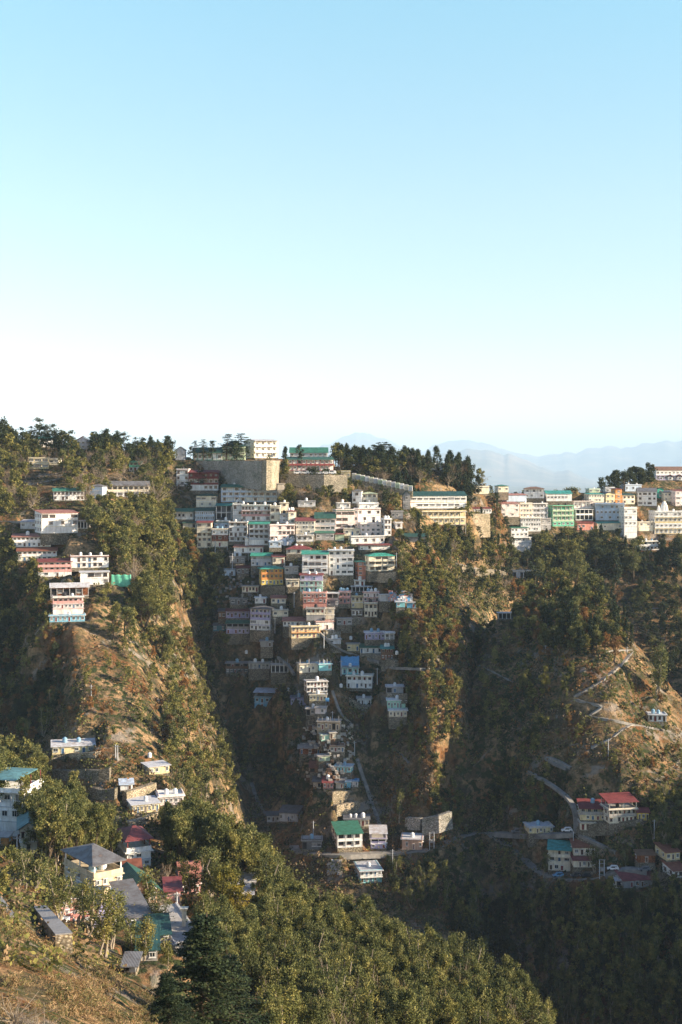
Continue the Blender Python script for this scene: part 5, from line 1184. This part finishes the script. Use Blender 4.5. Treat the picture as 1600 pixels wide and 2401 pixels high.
# skyline and landmark trees, placed one by one
for a_ in [(8,1062,978,'oakd'),(28,1068,1000,'oakd'),(50,1064,1003,'pine'),(78,1058,1000,'pine'),(94,1062,981,'pine'),(108,1068,990,'pine'),(130,1072,990,'pine'),(147,1078,995,'pine'),(160,1082,1010,'pine'),(216,1052,1010,'pine'),
 (227,1062,1012,'pine'),(250,1072,1007,'pine'),(266,1074,1014,'pine'),(281,1088,1030,'conifer'),(297,1090,1028,'conifer'),(313,1082,1027,'pine'),(326,1084,1028,'pine'),(347,1086,1025,'conifer'),(386,1080,1032,'conifer'),(401,1080,1030,'pine'),
 (446,1080,1045,'pine'),(456,1078,1030,'cedar'),(478,1080,1028,'cedar'),(498,1080,1029,'pine'),(531,1080,1016,'cedar',1.3),(550,1080,1030,'pine'),(566,1080,1014,'cedar',1.4),(580,1080,1044,'pine'),(559,1115,1040,'pine'),
 (668,1100,1045,'conifer'),(703,1075,1038,'oakd'),(701,1104,1060,'conifer'),(722,1060,1040,'pine'),(785,1082,1032,'pine'),(794,1084,1027,'cedar'),(822,1086,1040,'yel'),(836,1088,1038,'oak'),(876,1090,1026,'cedar',1.2),(891,1090,1024,'cedar',1.2),(905,1092,1026,'cedar',1.2),(919,1092,1028,'cedar',1.2),
 (950,1092,1052,'conifer'),(968,1095,1042,'conifer',1.2),(1003,1105,1054,'conifer',1.1),(1028,1108,1051,'conifer',1.2),(1055,1115,1050,'conifer',1.2),(1076,1120,1061,'conifer'),(1098,1130,1066,'conifer',1.1),(1108,1142,1096,'conifer'),(1122,1150,1105,'conifer'),(1060,1140,1095,'conifer'),(1040,1135,1098,'oakd'),
 (1179,1142,1103,'bare'),(1150,1150,1118,'oakd'),(1160,1155,1122,'oakd'),(1412,1150,1112,'oakd'),(1426,1150,1106,'oakd'),(1445,1148,1100,'oakd',1.2),(1462,1148,1098,'oakd',1.2),(1484,1144,1100,'oakd',1.3),(1506,1140,1103,'oakd',1.2),(1524,1136,1112,'oakd'),
 (470,1145,1092,'pine',1.3),(555,1150,1095,'bare'),(586,1148,1115,'bare'),(366,1215,1122,'bare',1.2),(440,1290,1234,'olive'),(425,1310,1260,'olive'),(915,1205,1170,'rust',1.3),(845,1100,1055,'oak'),
 (1130,1240,1190,'cypress'),(1168,1320,1255,'cypress'),(1190,1330,1268,'cypress'),(1150,1310,1250,'cypress',1.3),(1252,1320,1258,'cypress'),(1276,1345,1285,'cypress'),(1005,1345,1288,'cypress',0.9),(1018,1368,1310,'cypress'),(1275,1400,1340,'cypress'),(1255,1390,1340,'cypress',1.3),(1290,1400,1345,'cypress'),(1312,1420,1350,'cypress'),(1450,1490,1430,'cypress'),(1462,1500,1445,'cypress'),(1480,1520,1465,'cypress'),
 (1330,1345,1235,'olive',1.2),(1275,1340,1250,'olive',1.1),(1350,1400,1290,'olive',1.2),(1485,1365,1265,'olive',1.1),(1400,1370,1270,'oakd',1.3),(1440,1380,1290,'oakd',1.3),(1300,1420,1330,'olive',1.3),(1250,1400,1320,'oakd',1.2),(1390,1420,1340,'olive',1.2),(1370,1440,1370,'olive'),(1500,1330,1255,'oak',1.0),(1430,1330,1262,'oakd',1.2),(1560,1335,1262,'oakd',1.2),(1590,1345,1262,'oakd',1.2),
 (1262,1490,1425,'rust',0.7),(1230,1450,1412,'rust'),(1268,1555,1512,'rust',0.8),(1280,1625,1560,'yel',0.7),(1228,1620,1572,'slim'),(1310,1470,1425,'rust'),(1440,1550,1490,'rust',1.2),(1420,1530,1480,'rust'),(1540,1640,1500,'slim',0.9),(1562,1625,1590,'conifer'),
 (265,1500,1430,'olive'),(295,1510,1420,'olive'),(40,1480,1330,'oakd',1.1),(75,1440,1340,'oak',1.1),(25,1540,1440,'oakd'),(60,1620,1545,'slim'),(100,1730,1650,'slim'),(125,1560,1500,'rust'),(340,1480,1350,'olive',1.2),(380,1540,1440,'olive',1.1),(365,1350,1215,'olive',1.3),(335,1310,1200,'olive',1.3),(300,1290,1215,'oak',1.2),(255,1290,1220,'oak',1.2),
 (1310,2100,2055,'slim'),(1400,2130,2060,'yel',0.9),(1275,2065,2010,'slim'),(1220,2060,2000,'slim'),(1395,2050,1980,'slim'),(1470,2010,1958,'slim'),(1555,1980,1900,'slim',1.2),(1545,2090,2020,'bare',1.2),(1590,1990,1930,'olive'),(937,1930,1850,'slim',0.7),(580,1850,1800,'slim'),(555,1900,1860,'slim')]:
    tree_px(*a_[:4], wide=a_[4] if len(a_) > 4 else 1.0)
for px, yb, h_, kd in [(5,1075,17,'oakd'),(20,1085,15,'oak'),(38,1078,14,'oakd'),(60,1080,12,'olive'),(85,1072,16,'pine'),(102,1070,16,'pine'),(118,1070,17,'oakd'),(138,1075,17,'oakd'),(152,1085,14,'pine'),(220,1068,12,'oakd'),(238,1075,13,'pine'),(258,1082,13,'oakd'),(272,1090,12,'oak'),(290,1096,11,'oakd'),(335,1092,10,'oakd'),(365,1098,9,'oak'),(395,1098,9,'oak'),(410,1092,8,'oakd'),
  (432,1088,9,'oakd'),(468,1086,8,'pine'),(490,1086,9,'pine'),(515,1084,12,'oakd'),(541,1085,14,'oakd'),(560,1086,14,'oakd'),(575,1088,11,'pine'),(400,1150,9,'bare'),(545,1155,7,'oakd'),(575,1158,6,'oakd'),(605,1158,7,'bare'),(630,1156,7,'bare'),(660,1172,9,'bare'),(676,1160,11,'olive'),(672,1135,8,'olive'),(700,1165,7,'oakd'),(725,1165,8,'bare'),(755,1170,8,'oak'),(785,1172,9,'bare'),(810,1175,8,'oak'),(735,1190,7,'oakd'),
  (840,1120,13,'oakd'),(860,1128,14,'oakd'),(880,1130,13,'oak'),(900,1132,13,'bare'),(925,1135,12,'oakd'),(945,1138,12,'oak'),(965,1140,13,'bare'),(985,1138,12,'bare'),(1012,1140,11,'conifer'),(1035,1142,12,'oakd'),(1050,1140,13,'conifer'),(1070,1146,14,'conifer'),(1085,1150,14,'conifer'),(1100,1152,12,'oakd'),(1125,1165,11,'oakd'),(1105,1170,11,'oak'),(1140,1175,10,'oak'),(1165,1190,13,'oakd'),(1165,1240,14,'oakd'),(1160,1265,13,'conifer'),(1180,1290,12,'oakd'),
  (1435,1150,13,'oakd'),(1455,1148,14,'oakd'),(1475,1142,13,'oakd'),(1497,1138,13,'oakd'),(1050,1245,14,'oak'),(1080,1250,15,'olive'),(1105,1255,15,'oak'),(1065,1275,12,'oak'),(1130,1262,12,'bare'),(1095,1290,12,'oak')]: tree(px, yb, h_, kd, rt0.uniform(1.0, 1.3))
for px, yb, h_, kd in [(1082,1262,12,'oak'),(1098,1275,12,'olive'),(1115,1285,12,'oak'),(1128,1270,11,'bare'),(1138,1290,12,'olive'),(1150,1275,12,'oakd'),(1090,1310,11,'olive'),(1110,1320,10,'bare'),(1135,1325,10,'olive'),(1155,1335,10,'oakd'),(1100,1360,9,'oakd'),(1130,1365,9,'olive'),(1065,1300,10,'oak'),(1050,1330,9,'bare'),(1160,1385,9,'oakd'),(1185,1370,10,'oakd'),(395,1140,8,'oakd'),(418,1150,7,'bare'),(440,1160,7,'oakd'),(520,1152,8,'oakd'),(535,1158,7,'olive'),(552,1158,9,'bare'),(570,1152,7,'oakd'),(588,1156,9,'bare'),(604,1152,7,'oakd'),(620,1160,8,'bare'),(640,1156,7,'bare'),(668,1180,9,'olive'),(680,1175,10,'oak')]: tree(px, yb, h_, kd, 1.2, force=True)
# near village and forest edge, placed one by one
for px, yb, h_, kd, wd in [(60,2085,11,'slim',1),(45,2075,10,'slim',1),(85,2092,10,'slim',1),(120,2120,11,'slim',1),(140,2160,12,'slim',1),(185,2165,11,'slim',1),(203,2195,12,'slim',1),(245,2245,13,'slim',1.1),(262,2225,12,'slim',1),(330,2265,11,'slim',1),(310,2230,9,'slim',1),(350,2130,11,'slim',1),(375,2195,12,'slim',1),(440,2105,10,'slim',1),(455,2110,9,'slim',1),(395,2075,8,'bare',1.3),(480,2200,9,'rust',1),
   (530,2160,13,'yel',1.0),(555,2190,11,'yel',1.1),(545,2230,9,'yel',1.0),(235,1985,9,'slim',1),(495,2120,13,'slim',1.1),(390,2300,9,'slim',1),(25,2060,9,'oak',1),(10,2110,7,'oak',1)]:
    tree(px, yb, h_ * (0.68 if px < 420 else 0.85), kd, wd * 1.25, force=True)
tree(470, 2450, 14.5, 'deodar', 1.5, force=True); tree(545, 2470, 12, 'deodar', 1.3, force=True); tree(400, 2440, 7, 'deodar', 1.3, force=True)
FOOT.append((385, 600, 2265, 2600, 190))
tree(30, 2440, 3.6, 'bare', 1.6, force=True); tree(95, 2450, 3.0, 'bare', 1.7, force=True)

def inside(x, y, poly):
    c = False; n = len(poly)
    for i in range(n):
        x0, y0 = poly[i]; x1, y1 = poly[i-1]
        if (y0 > y) != (y1 > y) and x < (x1-x0)*(y-y0)/(y1-y0) + x0: c = not c
    return c
REG = [
 ([(1000,1560),(1075,1560),(1085,1880),(1010,1890)], 60, [('slim',.3),('olive',.35),('rust',.15),('oakd',.2)], (5,8), 9),
 ([(790,1088),(1120,1112),(1125,1150),(960,1140),(860,1122)], 60, [('conifer',.45),('oakd',.4),('bare',.15)], (11,15), 7),
 ([(200,1060),(430,1078),(430,1092),(200,1085)], 26, [('pine',.4),('oakd',.4),('conifer',.2)], (10,14), 7),
 ([(30,1420),(135,1460),(150,1580),(140,1700),(30,1700)], 80, [('oakd',.5),('slim',.25),('rust',.1),('olive',.15)], (5,9), 10),
 ([(1040,1230),(1190,1240),(1195,1400),(1060,1400)], 60, [('bare',.25),('olive',.35),('oakd',.4)], (6,10), 9),
 ([(1405,1140),(1450,1128),(1530,1122),(1535,1145),(1480,1152),(1405,1155)], 30, [('oakd',1)], (9,13), 7),  # polygon, how many, kinds with weights, heights in metres, least spacing in rows
 ([(-30,1860),(120,1890),(260,1900),(275,1960),(255,2030),(150,2050),(60,2040),(-30,2000)], 96, [('oak',.6),('olive',.3),('slim',.1)], (10,15), 14),
 ([(-30,1800),(30,1800),(130,1870),(60,1900),(-30,1900)], 24, [('oak',1)], (10,15), 12),
 ([(350,1960),(470,1985),(620,2080),(600,2140),(480,2080),(370,2040)], 80, [('oak',.7),('olive',.3)], (12,17), 14),
 ([(560,2100),(700,2140),(820,2180),(900,2230),(1000,2280),(1100,2325),(1250,2410),(1300,2520),(1000,2520),(560,2520),(500,2300),(480,2260),(560,2240)], 400, [('oak',.45),('olive',.22),('slim',.25),('bare',.08)], (8,12.5), 20),
 ([(380,2200),(480,2240),(560,2400),(560,2460),(480,2460),(420,2330)], 24, [('oak',.5),('slim',.5)], (8,12), 14),
 ([(-20,1050),(200,1060),(400,1090),(400,1130),(400,1200),(190,1190),(0,1150)], 190, [('oak',.3),('olive',.25),('oakd',.1),('bare',.35)], (8,13), 8),
 ([(380,1085),(520,1085),(570,1160),(460,1160),(400,1140)], 28, [('bare',.5),('pine',.5)], (6,10), 8),
 ([(0,1150),(80,1160),(80,1240),(0,1260)], 21, [('oak',.6),('bare',.4)], (8,12), 10),
 ([(190,1180),(400,1180),(410,1330),(390,1500),(330,1480),(290,1330),(210,1290)], 140, [('olive',.5),('oak',.35),('bare',.15)], (10,15), 11),
 ([(-20,1290),(90,1330),(110,1430),(100,1520),(40,1560),(-20,1560)], 84, [('oakd',.5),('oak',.5)], (10,14), 11),
 ([(-20,1560),(110,1530),(130,1700),(60,1760),(-20,1740)], 70, [('oakd',.5),('slim',.25),('rust',.15),('oak',.1)], (6,10), 9),
 ([(380,1480),(440,1500),(500,1640),(540,1780),(550,1900),(470,1940),(400,1880),(380,1760),(400,1650)], 95, [('oak',.5),('olive',.2),('slim',.2),('rust',.1)], (7,11), 12),
 ([(240,1380),(330,1400),(420,1560),(420,1650),(300,1620),(230,1480)], 26, [('olive',.5),('oak',.3),('rust',.2)], (5,9), 9),
 ([(120,1540),(260,1520),(400,1600),(400,1720),(300,1740),(130,1700)], 30, [('rust',.35),('olive',.4),('slim',.25)], (3.5,6), 8),
 ([(380,1190),(460,1240),(460,1330),(520,1340),(470,1470),(430,1440),(400,1330)], 63, [('oakd',.4),('olive',.5),('rust',.1)], (7,12), 10),
 ([(660,1118),(900,1150),(920,1210),(880,1190),(800,1180),(690,1185),(660,1170)], 77, [('bare',.45),('oak',.3),('oakd',.25)], (7,11), 8),
 ([(780,1080),(1130,1110),(1130,1150),(960,1148),(860,1130),(800,1110)], 105, [('oakd',.3),('conifer',.3),('bare',.25),('oak',.15)], (8,14), 8),
 ([(920,1190),(990,1230),(1100,1235),(1160,1200),(1180,1300),(1160,1340),(1060,1340),(920,1300)], 105, [('olive',.35),('oak',.25),('cypress',.15),('bare',.1),('oakd',.15)], (8,13), 10),
 ([(930,1300),(1020,1300),(1070,1420),(1080,1560),(1060,1640),(980,1640),(950,1560),(930,1450),(900,1380)], 183, [('olive',.38),('oak',.28),('rust',.16),('slim',.12),('cypress',.06)], (6,11), 9),
 ([(940,1640),(1070,1640),(1090,1800),(1060,1900),(940,1900),(900,1800)], 77, [('slim',.45),('oak',.3),('rust',.25)], (4,7), 9),
 ([(1190,1330),(1300,1400),(1450,1400),(1490,1500),(1450,1540),(1300,1540),(1200,1500)], 148, [('oakd',.3),('olive',.35),('cypress',.2),('rust',.15)], (7,12), 10),
 ([(1180,1280),(1600,1280),(1600,1350),(1180,1380)], 105, [('oakd',.45),('olive',.45),('cypress',.1)], (10,15), 11),
 ([(1480,1340),(1620,1340),(1620,1600),(1560,1600),(1490,1480)], 80, [('oakd',.8),('olive',.2)], (8,13), 11),
 ([(1200,1480),(1480,1540),(1560,1620),(1620,1700),(1620,1760),(1350,1760),(1230,1680)], 75, [('rust',.28),('olive',.4),('slim',.2),('oak',.12)], (3.0,5.5), 9),
 ([(1120,1560),(1240,1600),(1300,1760),(1340,1860),(1200,1940),(1140,1900)], 105, [('oakd',.5),('slim',.3),('oak',.2)], (5,8), 9),
 ([(1360,1780),(1600,1760),(1620,1880),(1420,1850)], 45, [('olive',.6),('rust',.2),('oak',.2)], (3,5), 8),
 ([(1500,1880),(1620,1880),(1620,1980),(1480,1980)], 38, [('olive',.5),('slim',.3),('oak',.2)], (5,9), 9),
 ([(1400,2090),(1620,2090),(1620,2420),(1380,2420),(1340,2200)], 183, [('oak',.45),('slim',.35),('oakd',.2)], (7,11), 11),
 ([(1080,2030),(1300,2080),(1400,2120),(1400,2420),(1300,2420),(1080,2250)], 183, [('oakd',.45),('slim',.3),('oak',.25)], (7,11), 11),
 ([(560,1640),(700,1680),(700,1880),(600,1900),(560,1800)], 77, [('oakd',.7),('oak',.3)], (5,8), 9),
 ([(880,2060),(1080,2020),(1080,2200),(960,2160)], 52, [('oakd',.5),('slim',.3),('oak',.2)], (6,9), 10),
 ([(480,1300),(530,1310),(540,1500),(500,1640),(460,1500)], 59, [('oakd',.8),('olive',.2)], (5,9), 9),
 ([(900,1380),(1100,1330),(1190,1400),(1190,1600),(1080,1600)], 59, [('oakd',.7),('slim',.3)], (6,9), 9),
]
rt = random.Random(11)
for poly, n, kinds, (h0, h1), sp in REG:
    xs = [p[0] for p in poly]; ys = [p[1] for p in poly]; got = []; tries = 0
    while len(got) < n and tries < n * 14:
        tries += 1; x = rt.uniform(min(xs), max(xs)); y = rt.uniform(min(ys), max(ys))
        if not inside(x, y, poly) or any(abs(x-a_)*1.0 + abs(y-b_)*1.6 < sp for a_, b_ in got): continue
        u = rt.random(); k = kinds[-1][0]
        for kk, wgt in kinds:
            if u < wgt: k = kk; break
            u -= wgt
        if tree(x, y, rt.uniform(h0, h1) * (1.15 if k == 'cypress' else 1), k, rt.uniform(0.7, 1.0) if y > 1950 else rt.uniform(0.85, 1.25)): got.append((x, y))
# labels from the nearest landmark
ADJ = dict(oak='olive green oak', oakd='dark evergreen', olive='bushy broadleaf tree', rust='rust brown tree', yel='yellow green tree', slim='slender tufted tree', pine='dark pine', cedar='flat tiered cedar', cypress='narrow cypress', conifer='dense dark conifer', deodar='drooping deodar', bare='bare twiggy tree')
LM = [r for r in REFS if 0 < r[0] < 1600] + [(465,2350,'large drooping deodar at the bottom edge'), (545,2170,'yellow green tree beside the near village'), (700,2150,'middle of the sunlit forest crest'), (900,2240,'right part of the sunlit forest crest'),
 (1150,2320,'far right end of the sunlit forest'), (700,2350,'bottom middle of the sunlit forest'), (950,2370,'bottom right of the sunlit forest'), (130,1900,'left woods beside turquoise gabled house'), (1480,2300,'dim woods in the lower right corner'), (1180,2200,'dark valley floor below the road bend'),
 (450,1700,'wooded right edge of the left spur'), (1000,1450,'wooded spur right of the town'), (1350,1450,'wooded top of the right hill'), (1560,1450,'shaded far slope at right edge'), (60,1450,'dark wood at the left edge'), (300,1260,'wooded slope right of terraced rows')]
lab = {}
for i, (px, yb, hp, h_m, kind, wide, p) in enumerate(TREES):
    my = yb - hp * 0.5; best = min(LM, key=lambda r: (r[0]-px)**2 + 1.3*(r[1]-my)**2); dx, dy = px - best[0], my - best[1]
    an = math.degrees(math.atan2(-dy, dx)) % 360; rel = ['right of', 'above right of', 'above', 'above left of', 'left of', 'below left of', 'below', 'below right of'][int((an + 22.5) // 45) % 8]
    words_ = best[2].split(); ph = ' '.join(words_[:8])
    while ph.split()[-1] in ('the','a','of','with','and','in','on','under','by','at','over','left','right','its','to','two','above','between','beside','behind','red','dark','small','long','upper','one','great','lone','thin','green','low','central','lowest','stone','white','brown','pale','yellow','big','far','wide','grey'): ph = ' '.join(ph.split()[:-1])
    lab.setdefault((kind, rel, ph), []).append((math.hypot(dx, dy), i))
LABEL = {}
_u = ['','first','second','third','fourth','fifth','sixth','seventh','eighth','ninth']
NTH = ['nearest', 'second', 'third', 'fourth', 'fifth', 'sixth', 'seventh', 'eighth', 'ninth', 'tenth', 'eleventh', 'twelfth', 'thirteenth', 'fourteenth', 'fifteenth', 'sixteenth', 'seventeenth', 'eighteenth', 'nineteenth', 'twentieth'] + ['twenty-' + u for u in _u[1:]] + ['thirtieth'] + ['thirty-' + u for u in _u[1:]] + ['fortieth'] + ['forty-' + u for u in _u[1:]]
for (kind, rel, ph), l in lab.items():
    l.sort()
    for r_, (dd, i) in enumerate(l):
        if len(l) == 1: s_ = '%s %s the %s' % (ADJ[kind], rel, ph)
        elif r_ < len(NTH): s_ = '%s %s %s the %s' % (NTH[r_], ADJ[kind], rel, ph)
        else: s_ = 'outlying %s %s the %s' % (ADJ[kind], rel, ph)
        LABEL[i] = s_.replace('the the ', 'the ')
TREES_I = sorted(range(len(TREES)), key=lambda i: -TREES[i][2])
cnt = {}; rest = []
for i in TREES_I:
    px, yb, hp, h_m, kind, wide, p = TREES[i]; c = cnt.get(kind, 0)
    if c >= 290: rest.append(i); continue
    cnt[kind] = c + 1; lod = -1 if hp > 95 else 0 if hp > 48 else (1 if hp > 26 else 2); tm, cm = tree_mesh(kind, rt.randrange(NVAR if kind != 'deodar' else 1), lod)
    leaf, nm, cat = KINDS[kind]; s_ = h_m / 10.0
    root = empty(nm, p, rt.uniform(0, 6.28)); root.scale = (s_ * wide, s_ * wide, s_)
    root.rotation_euler = (rt.gauss(0, 0.04), rt.gauss(0, 0.04), root.rotation_euler.z)
    tag(root, LABEL[i], cat, ADJ[kind] + 's on the hills'); add_obj('trunk', tm, root); add_obj('crown', cm, root)
if rest:
    Vs = []; Qs = []; Ms = []; off = 0; rr_ = np.random.default_rng(77); WM = [L_oak, L_oakd, L_rust, L_con, L_tan]; mi_ = dict(oak=0, olive=0, slim=0, oakd=1, rust=2, yel=0, pine=3, cedar=3, cypress=3, conifer=3, bare=4)
    for i in rest:
        px, yb, hp, h_m, kind, wide, p = TREES[i]; lod = 1 if hp > 40 else 2; me = tree_mesh(kind, int(rr_.integers(NVAR)), lod)[1]
        n = len(me.vertices); a_ = np.empty(n * 3, np.float32); me.vertices.foreach_get('co', a_); a_ = a_.reshape(-1, 3) * [h_m/10*wide, h_m/10*wide, h_m/10]; t = rr_.uniform(0, 6.28); c, s2 = math.cos(t), math.sin(t)
        Vs.append(np.stack([a_[:,0]*c - a_[:,1]*s2, a_[:,0]*s2 + a_[:,1]*c, a_[:,2]], -1) + np.array(p)); Qs.append(np.arange(n).reshape(-1, 4) + off); off += n; Ms += [mi_[kind]] * (n // 4)
    tag(add_obj('woodland', np_mesh('woodland', np.concatenate(Vs), np.concatenate(Qs), WM, Ms)), kind='stuff')
print('TREES', len(TREES), cnt, 'rest', len(rest))

# scrub and tufts nobody could count, one object each
def scatter(name, n, region, mats, size, nq, seed, leaf, squash=0.7, avoid=True, weight=None, asp=0.75):
    r_ = np.random.default_rng(seed); Vs = []; Qs = []; Ms = []; off = 0; x0, x1, y0, y1 = region
    FT = np.array([tuple(a_) for a_ in FOOT])
    for _ in range(n):
        px, py = r_.uniform(x0, x1), r_.uniform(y0, y1)
        u = weight(px, py) if weight else 1.0
        if r_.random() > u: continue
        if avoid and np.any((px > FT[:, 0]) & (px < FT[:, 1]) & (py > FT[:, 2]) & (py < FT[:, 3] + 2)): continue
        p = hit(px, py)
        if p.y > 900: continue
        p.z = z_at(p.x, p.y); pv_ = CY - F * p.z / p.y
        if avoid and abs(pv_ - py) > 2 and np.any((px > FT[:, 0]) & (px < FT[:, 1]) & (pv_ > FT[:, 2]) & (pv_ < FT[:, 3] + 2) & (p.y < FT[:, 4])): continue
        s_ = size * r_.uniform(0.5, 1.5); C = np.array(p) + r_.normal(size=(nq, 3)) * [s_*0.5, s_*0.5, s_*0.5*squash] + [0, 0, s_*0.35]
        V, Q = quads_at(C, leaf * s_, r_, 0.0, asp); Vs.append(V); Qs.append(Q + off); off += len(V); Ms += [int(weight_m(px, py, r_))] * nq
    me = np_mesh(name, np.concatenate(Vs), np.concatenate(Qs), mats, Ms); tag(add_obj(name, me), kind='stuff')
def weight_m(px, py, r_):
    u = r_.random()
    warm = (130 < px < 480 and 1350 < py < 1850) or (px > 1200 and 1430 < py < 1880) or (900 < px < 1080 and py > 1400)
    if warm: return 0 if u < 0.28 else (2 if u < 0.52 else (3 if u < 0.85 else 1))
    return 0 if u < 0.45 else (1 if u < 0.75 else (2 if u < 0.82 else 3))
SM = [L_oak, L_oakd, L_rust, L_tan]
def wfar(px, py):
    if py < 1100: return 0.5
    open_ = (150 < px < 440 and 1370 < py < 1790) or (1290 < px < 1600 and 1520 < py < 1870)
    n_ = fbm(np.array([px / 60.0]), np.array([py / 40.0]), 3)[0]
    return min(max((0.28 if open_ else 0.6) + n_ * 2.2, 0.06), 1)
scatter('scrub', 28000, (-140, 1740, 1075, 2140), SM, 1.5, 16, 21, 0.42, weight=wfar)
scatter('spur_scrub', 1300, (985, 1500, 1085, 1920), SM, 1.5, 18, 28, 0.42)
scatter('scrub_patch', 1500, (1035, 1230, 1205, 1430), SM, 1.6, 18, 27, 0.42)
scatter('undergrowth', 3200, (500, 1640, 2100, 2460), SM, 1.3, 18, 22, 0.4)
def wgr(px, py):
    if py < 2120 + px * 0.62: return 0.0
    n_ = fbm(np.array([px / 50.0]), np.array([py / 30.0]), 3)[0]; return min(max(0.35 + n_ * 3.5, 0.03), 1)
L_g1 = leafmat('dry_grass', (0.20, 0.13, 0.06), (0.34, 0.22, 0.11), (0.45, 0.33, 0.18)); L_g2 = leafmat('green_grass', (0.09, 0.085, 0.03), (0.16, 0.14, 0.05), (0.26, 0.21, 0.09))
_w = weight_m
def weight_m(px, py, r_): u = r_.random(); return 0 if u < 0.55 else (1 if u < 0.85 else (2 if u < 0.92 else 3))
scatter('grass_tufts', 9000, (-40, 520, 2110, 2460), [L_g1, L_g2, L_rust, L_oak], 0.6, 30, 23, 0.55, squash=0.6, weight=wgr, asp=0.16)
def weight_m(px, py, r_): u = r_.random(); return 0 if u < 0.7 else (1 if u < 0.85 else 3)
scatter('village_shrubs', 380, (0, 520, 1900, 2280), SM, 1.4, 26, 24, 0.32)
# ---------------------------------------------------------------- the ground mesh, after all cuts
V = np.stack([X2, Y2, Z], -1).reshape(-1, 3)
ii, jj = np.meshgrid(np.arange(NX - 1), np.arange(NY - 1), indexing='ij'); q = (ii * NY + jj).ravel()
FQ = np.stack([q, q + NY, q + NY + 1, q + 1], -1)
g = add_obj('hillside', np_mesh('hillside', V, FQ, [M_ground], smooth=True)); tag(g, kind='structure')
# plain beyond the hills, reaching the horizon
mv, mt, mb = newmat('valley_floor', 1.0, 0.05)
pz = N(mt, 'ShaderNodeNewGeometry').outputs['Position']
mt.links.new(ramp(mt, [(0.35, (0.05, 0.06, 0.03)), (0.65, (0.2, 0.16, 0.09))], noise(mt, pz, 0.002, 5)), mb.inputs['Base Color'])
vf = MB(); vf.poly([(-78000, -2000, -340), (78000, -2000, -340), (78000, 78000, -340), (-78000, 78000, -340)])
tag(vf.build('valley_ground', mv), kind='structure')

# far mountains
def far_range(name, Y, depth, prof, seed, col):
    xs = np.linspace(-600, 2600, 640); n = 61
    sil = np.interp(xs, [p[0] for p in prof], [p[1] for p in prof])
    jag = (fbm(xs / 26 + seed, xs * 0 + seed, 6)) * 15
    V = []; r_ = np.random.default_rng(seed)
    for i, (px, s_) in enumerate(zip(xs, sil + jag)):
        x = (px - CX) / F * Y; zt = (CY - s_) / F * Y
        for k in range(n):
            t = k / (n - 1)                                 # 0 foot in front, 0.5 crest, 1 foot behind
            y = Y - depth * (1 - 2 * t); h = 1 - abs(1 - 2 * t) ** 1.1
            side = fbm(np.array([x / 2200.0 + seed + y / 9000.0]), np.array([y / 3800.0 - seed]), 6)[0] * 1.5
            z = -340 + (zt + 340) * h * (1 + side * (1 - h) * 1.6) * (1 if k != n // 2 else 1)
            V.append((x + (y - Y) / Y * x, y, z))
    ii, jj = np.meshgrid(np.arange(len(xs) - 1), np.arange(n - 1), indexing='ij'); q = (ii * n + jj).ravel()
    FQ = np.stack([q, q + n, q + n + 1, q + 1], -1)
    m, t, b = newmat(name, 1.0, 0.05); p = N(t, 'ShaderNodeNewGeometry').outputs['Position']
    t.links.new(ramp(t, [(0.35, (0.05, 0.06, 0.035)), (0.5, col), (0.68, (0.34, 0.24, 0.16))], noise(t, p, 0.0006, 6, 0.65)), b.inputs['Base Color'])
    tag(add_obj(name, np_mesh(name, V, FQ, [m], smooth=True)), kind='structure')
far_range('mountain_range', 50000, 11000, [(-600,1120),(600,1110),(740,1055),(800,1022),(835,1010),(872,1018),(930,1042),(985,1060),(1020,1042),(1060,1031),(1100,1031),(1150,1042),(1185,1055),(1260,1072),(1330,1062),(1400,1050),(1500,1045),(1560,1035),(1700,1025),(2600,1050)], 5, (0.10, 0.11, 0.09))
far_range('mountain_range', 34000, 8000, [(-600,1200),(900,1150),(985,1090),(1040,1066),(1100,1050),(1170,1062),(1250,1085),(1300,1110),(1330,1100),(1380,1125),(1450,1160),(2600,1240)], 11, (0.15, 0.13, 0.10))

# haze: one even box of air around everything
hz = bpy.data.materials.new('haze_air'); hz.use_nodes = True; hn = hz.node_tree; hn.nodes.clear()
ho = hn.nodes.new('ShaderNodeOutputMaterial'); pv = hn.nodes.new('ShaderNodeVolumePrincipled')
pv.inputs['Color'].default_value = (0.60, 0.80, 1.0, 1); pv.inputs['Density'].default_value = 0.000042; pv.inputs['Anisotropy'].default_value = -0.2
hn.links.new(pv.outputs[0], ho.inputs['Volume'])
hb = MB(); hb.box(-80000, 80000, -2500, 80000, -341, 1700)
tag(hb.build('haze', hz), kind='stuff')
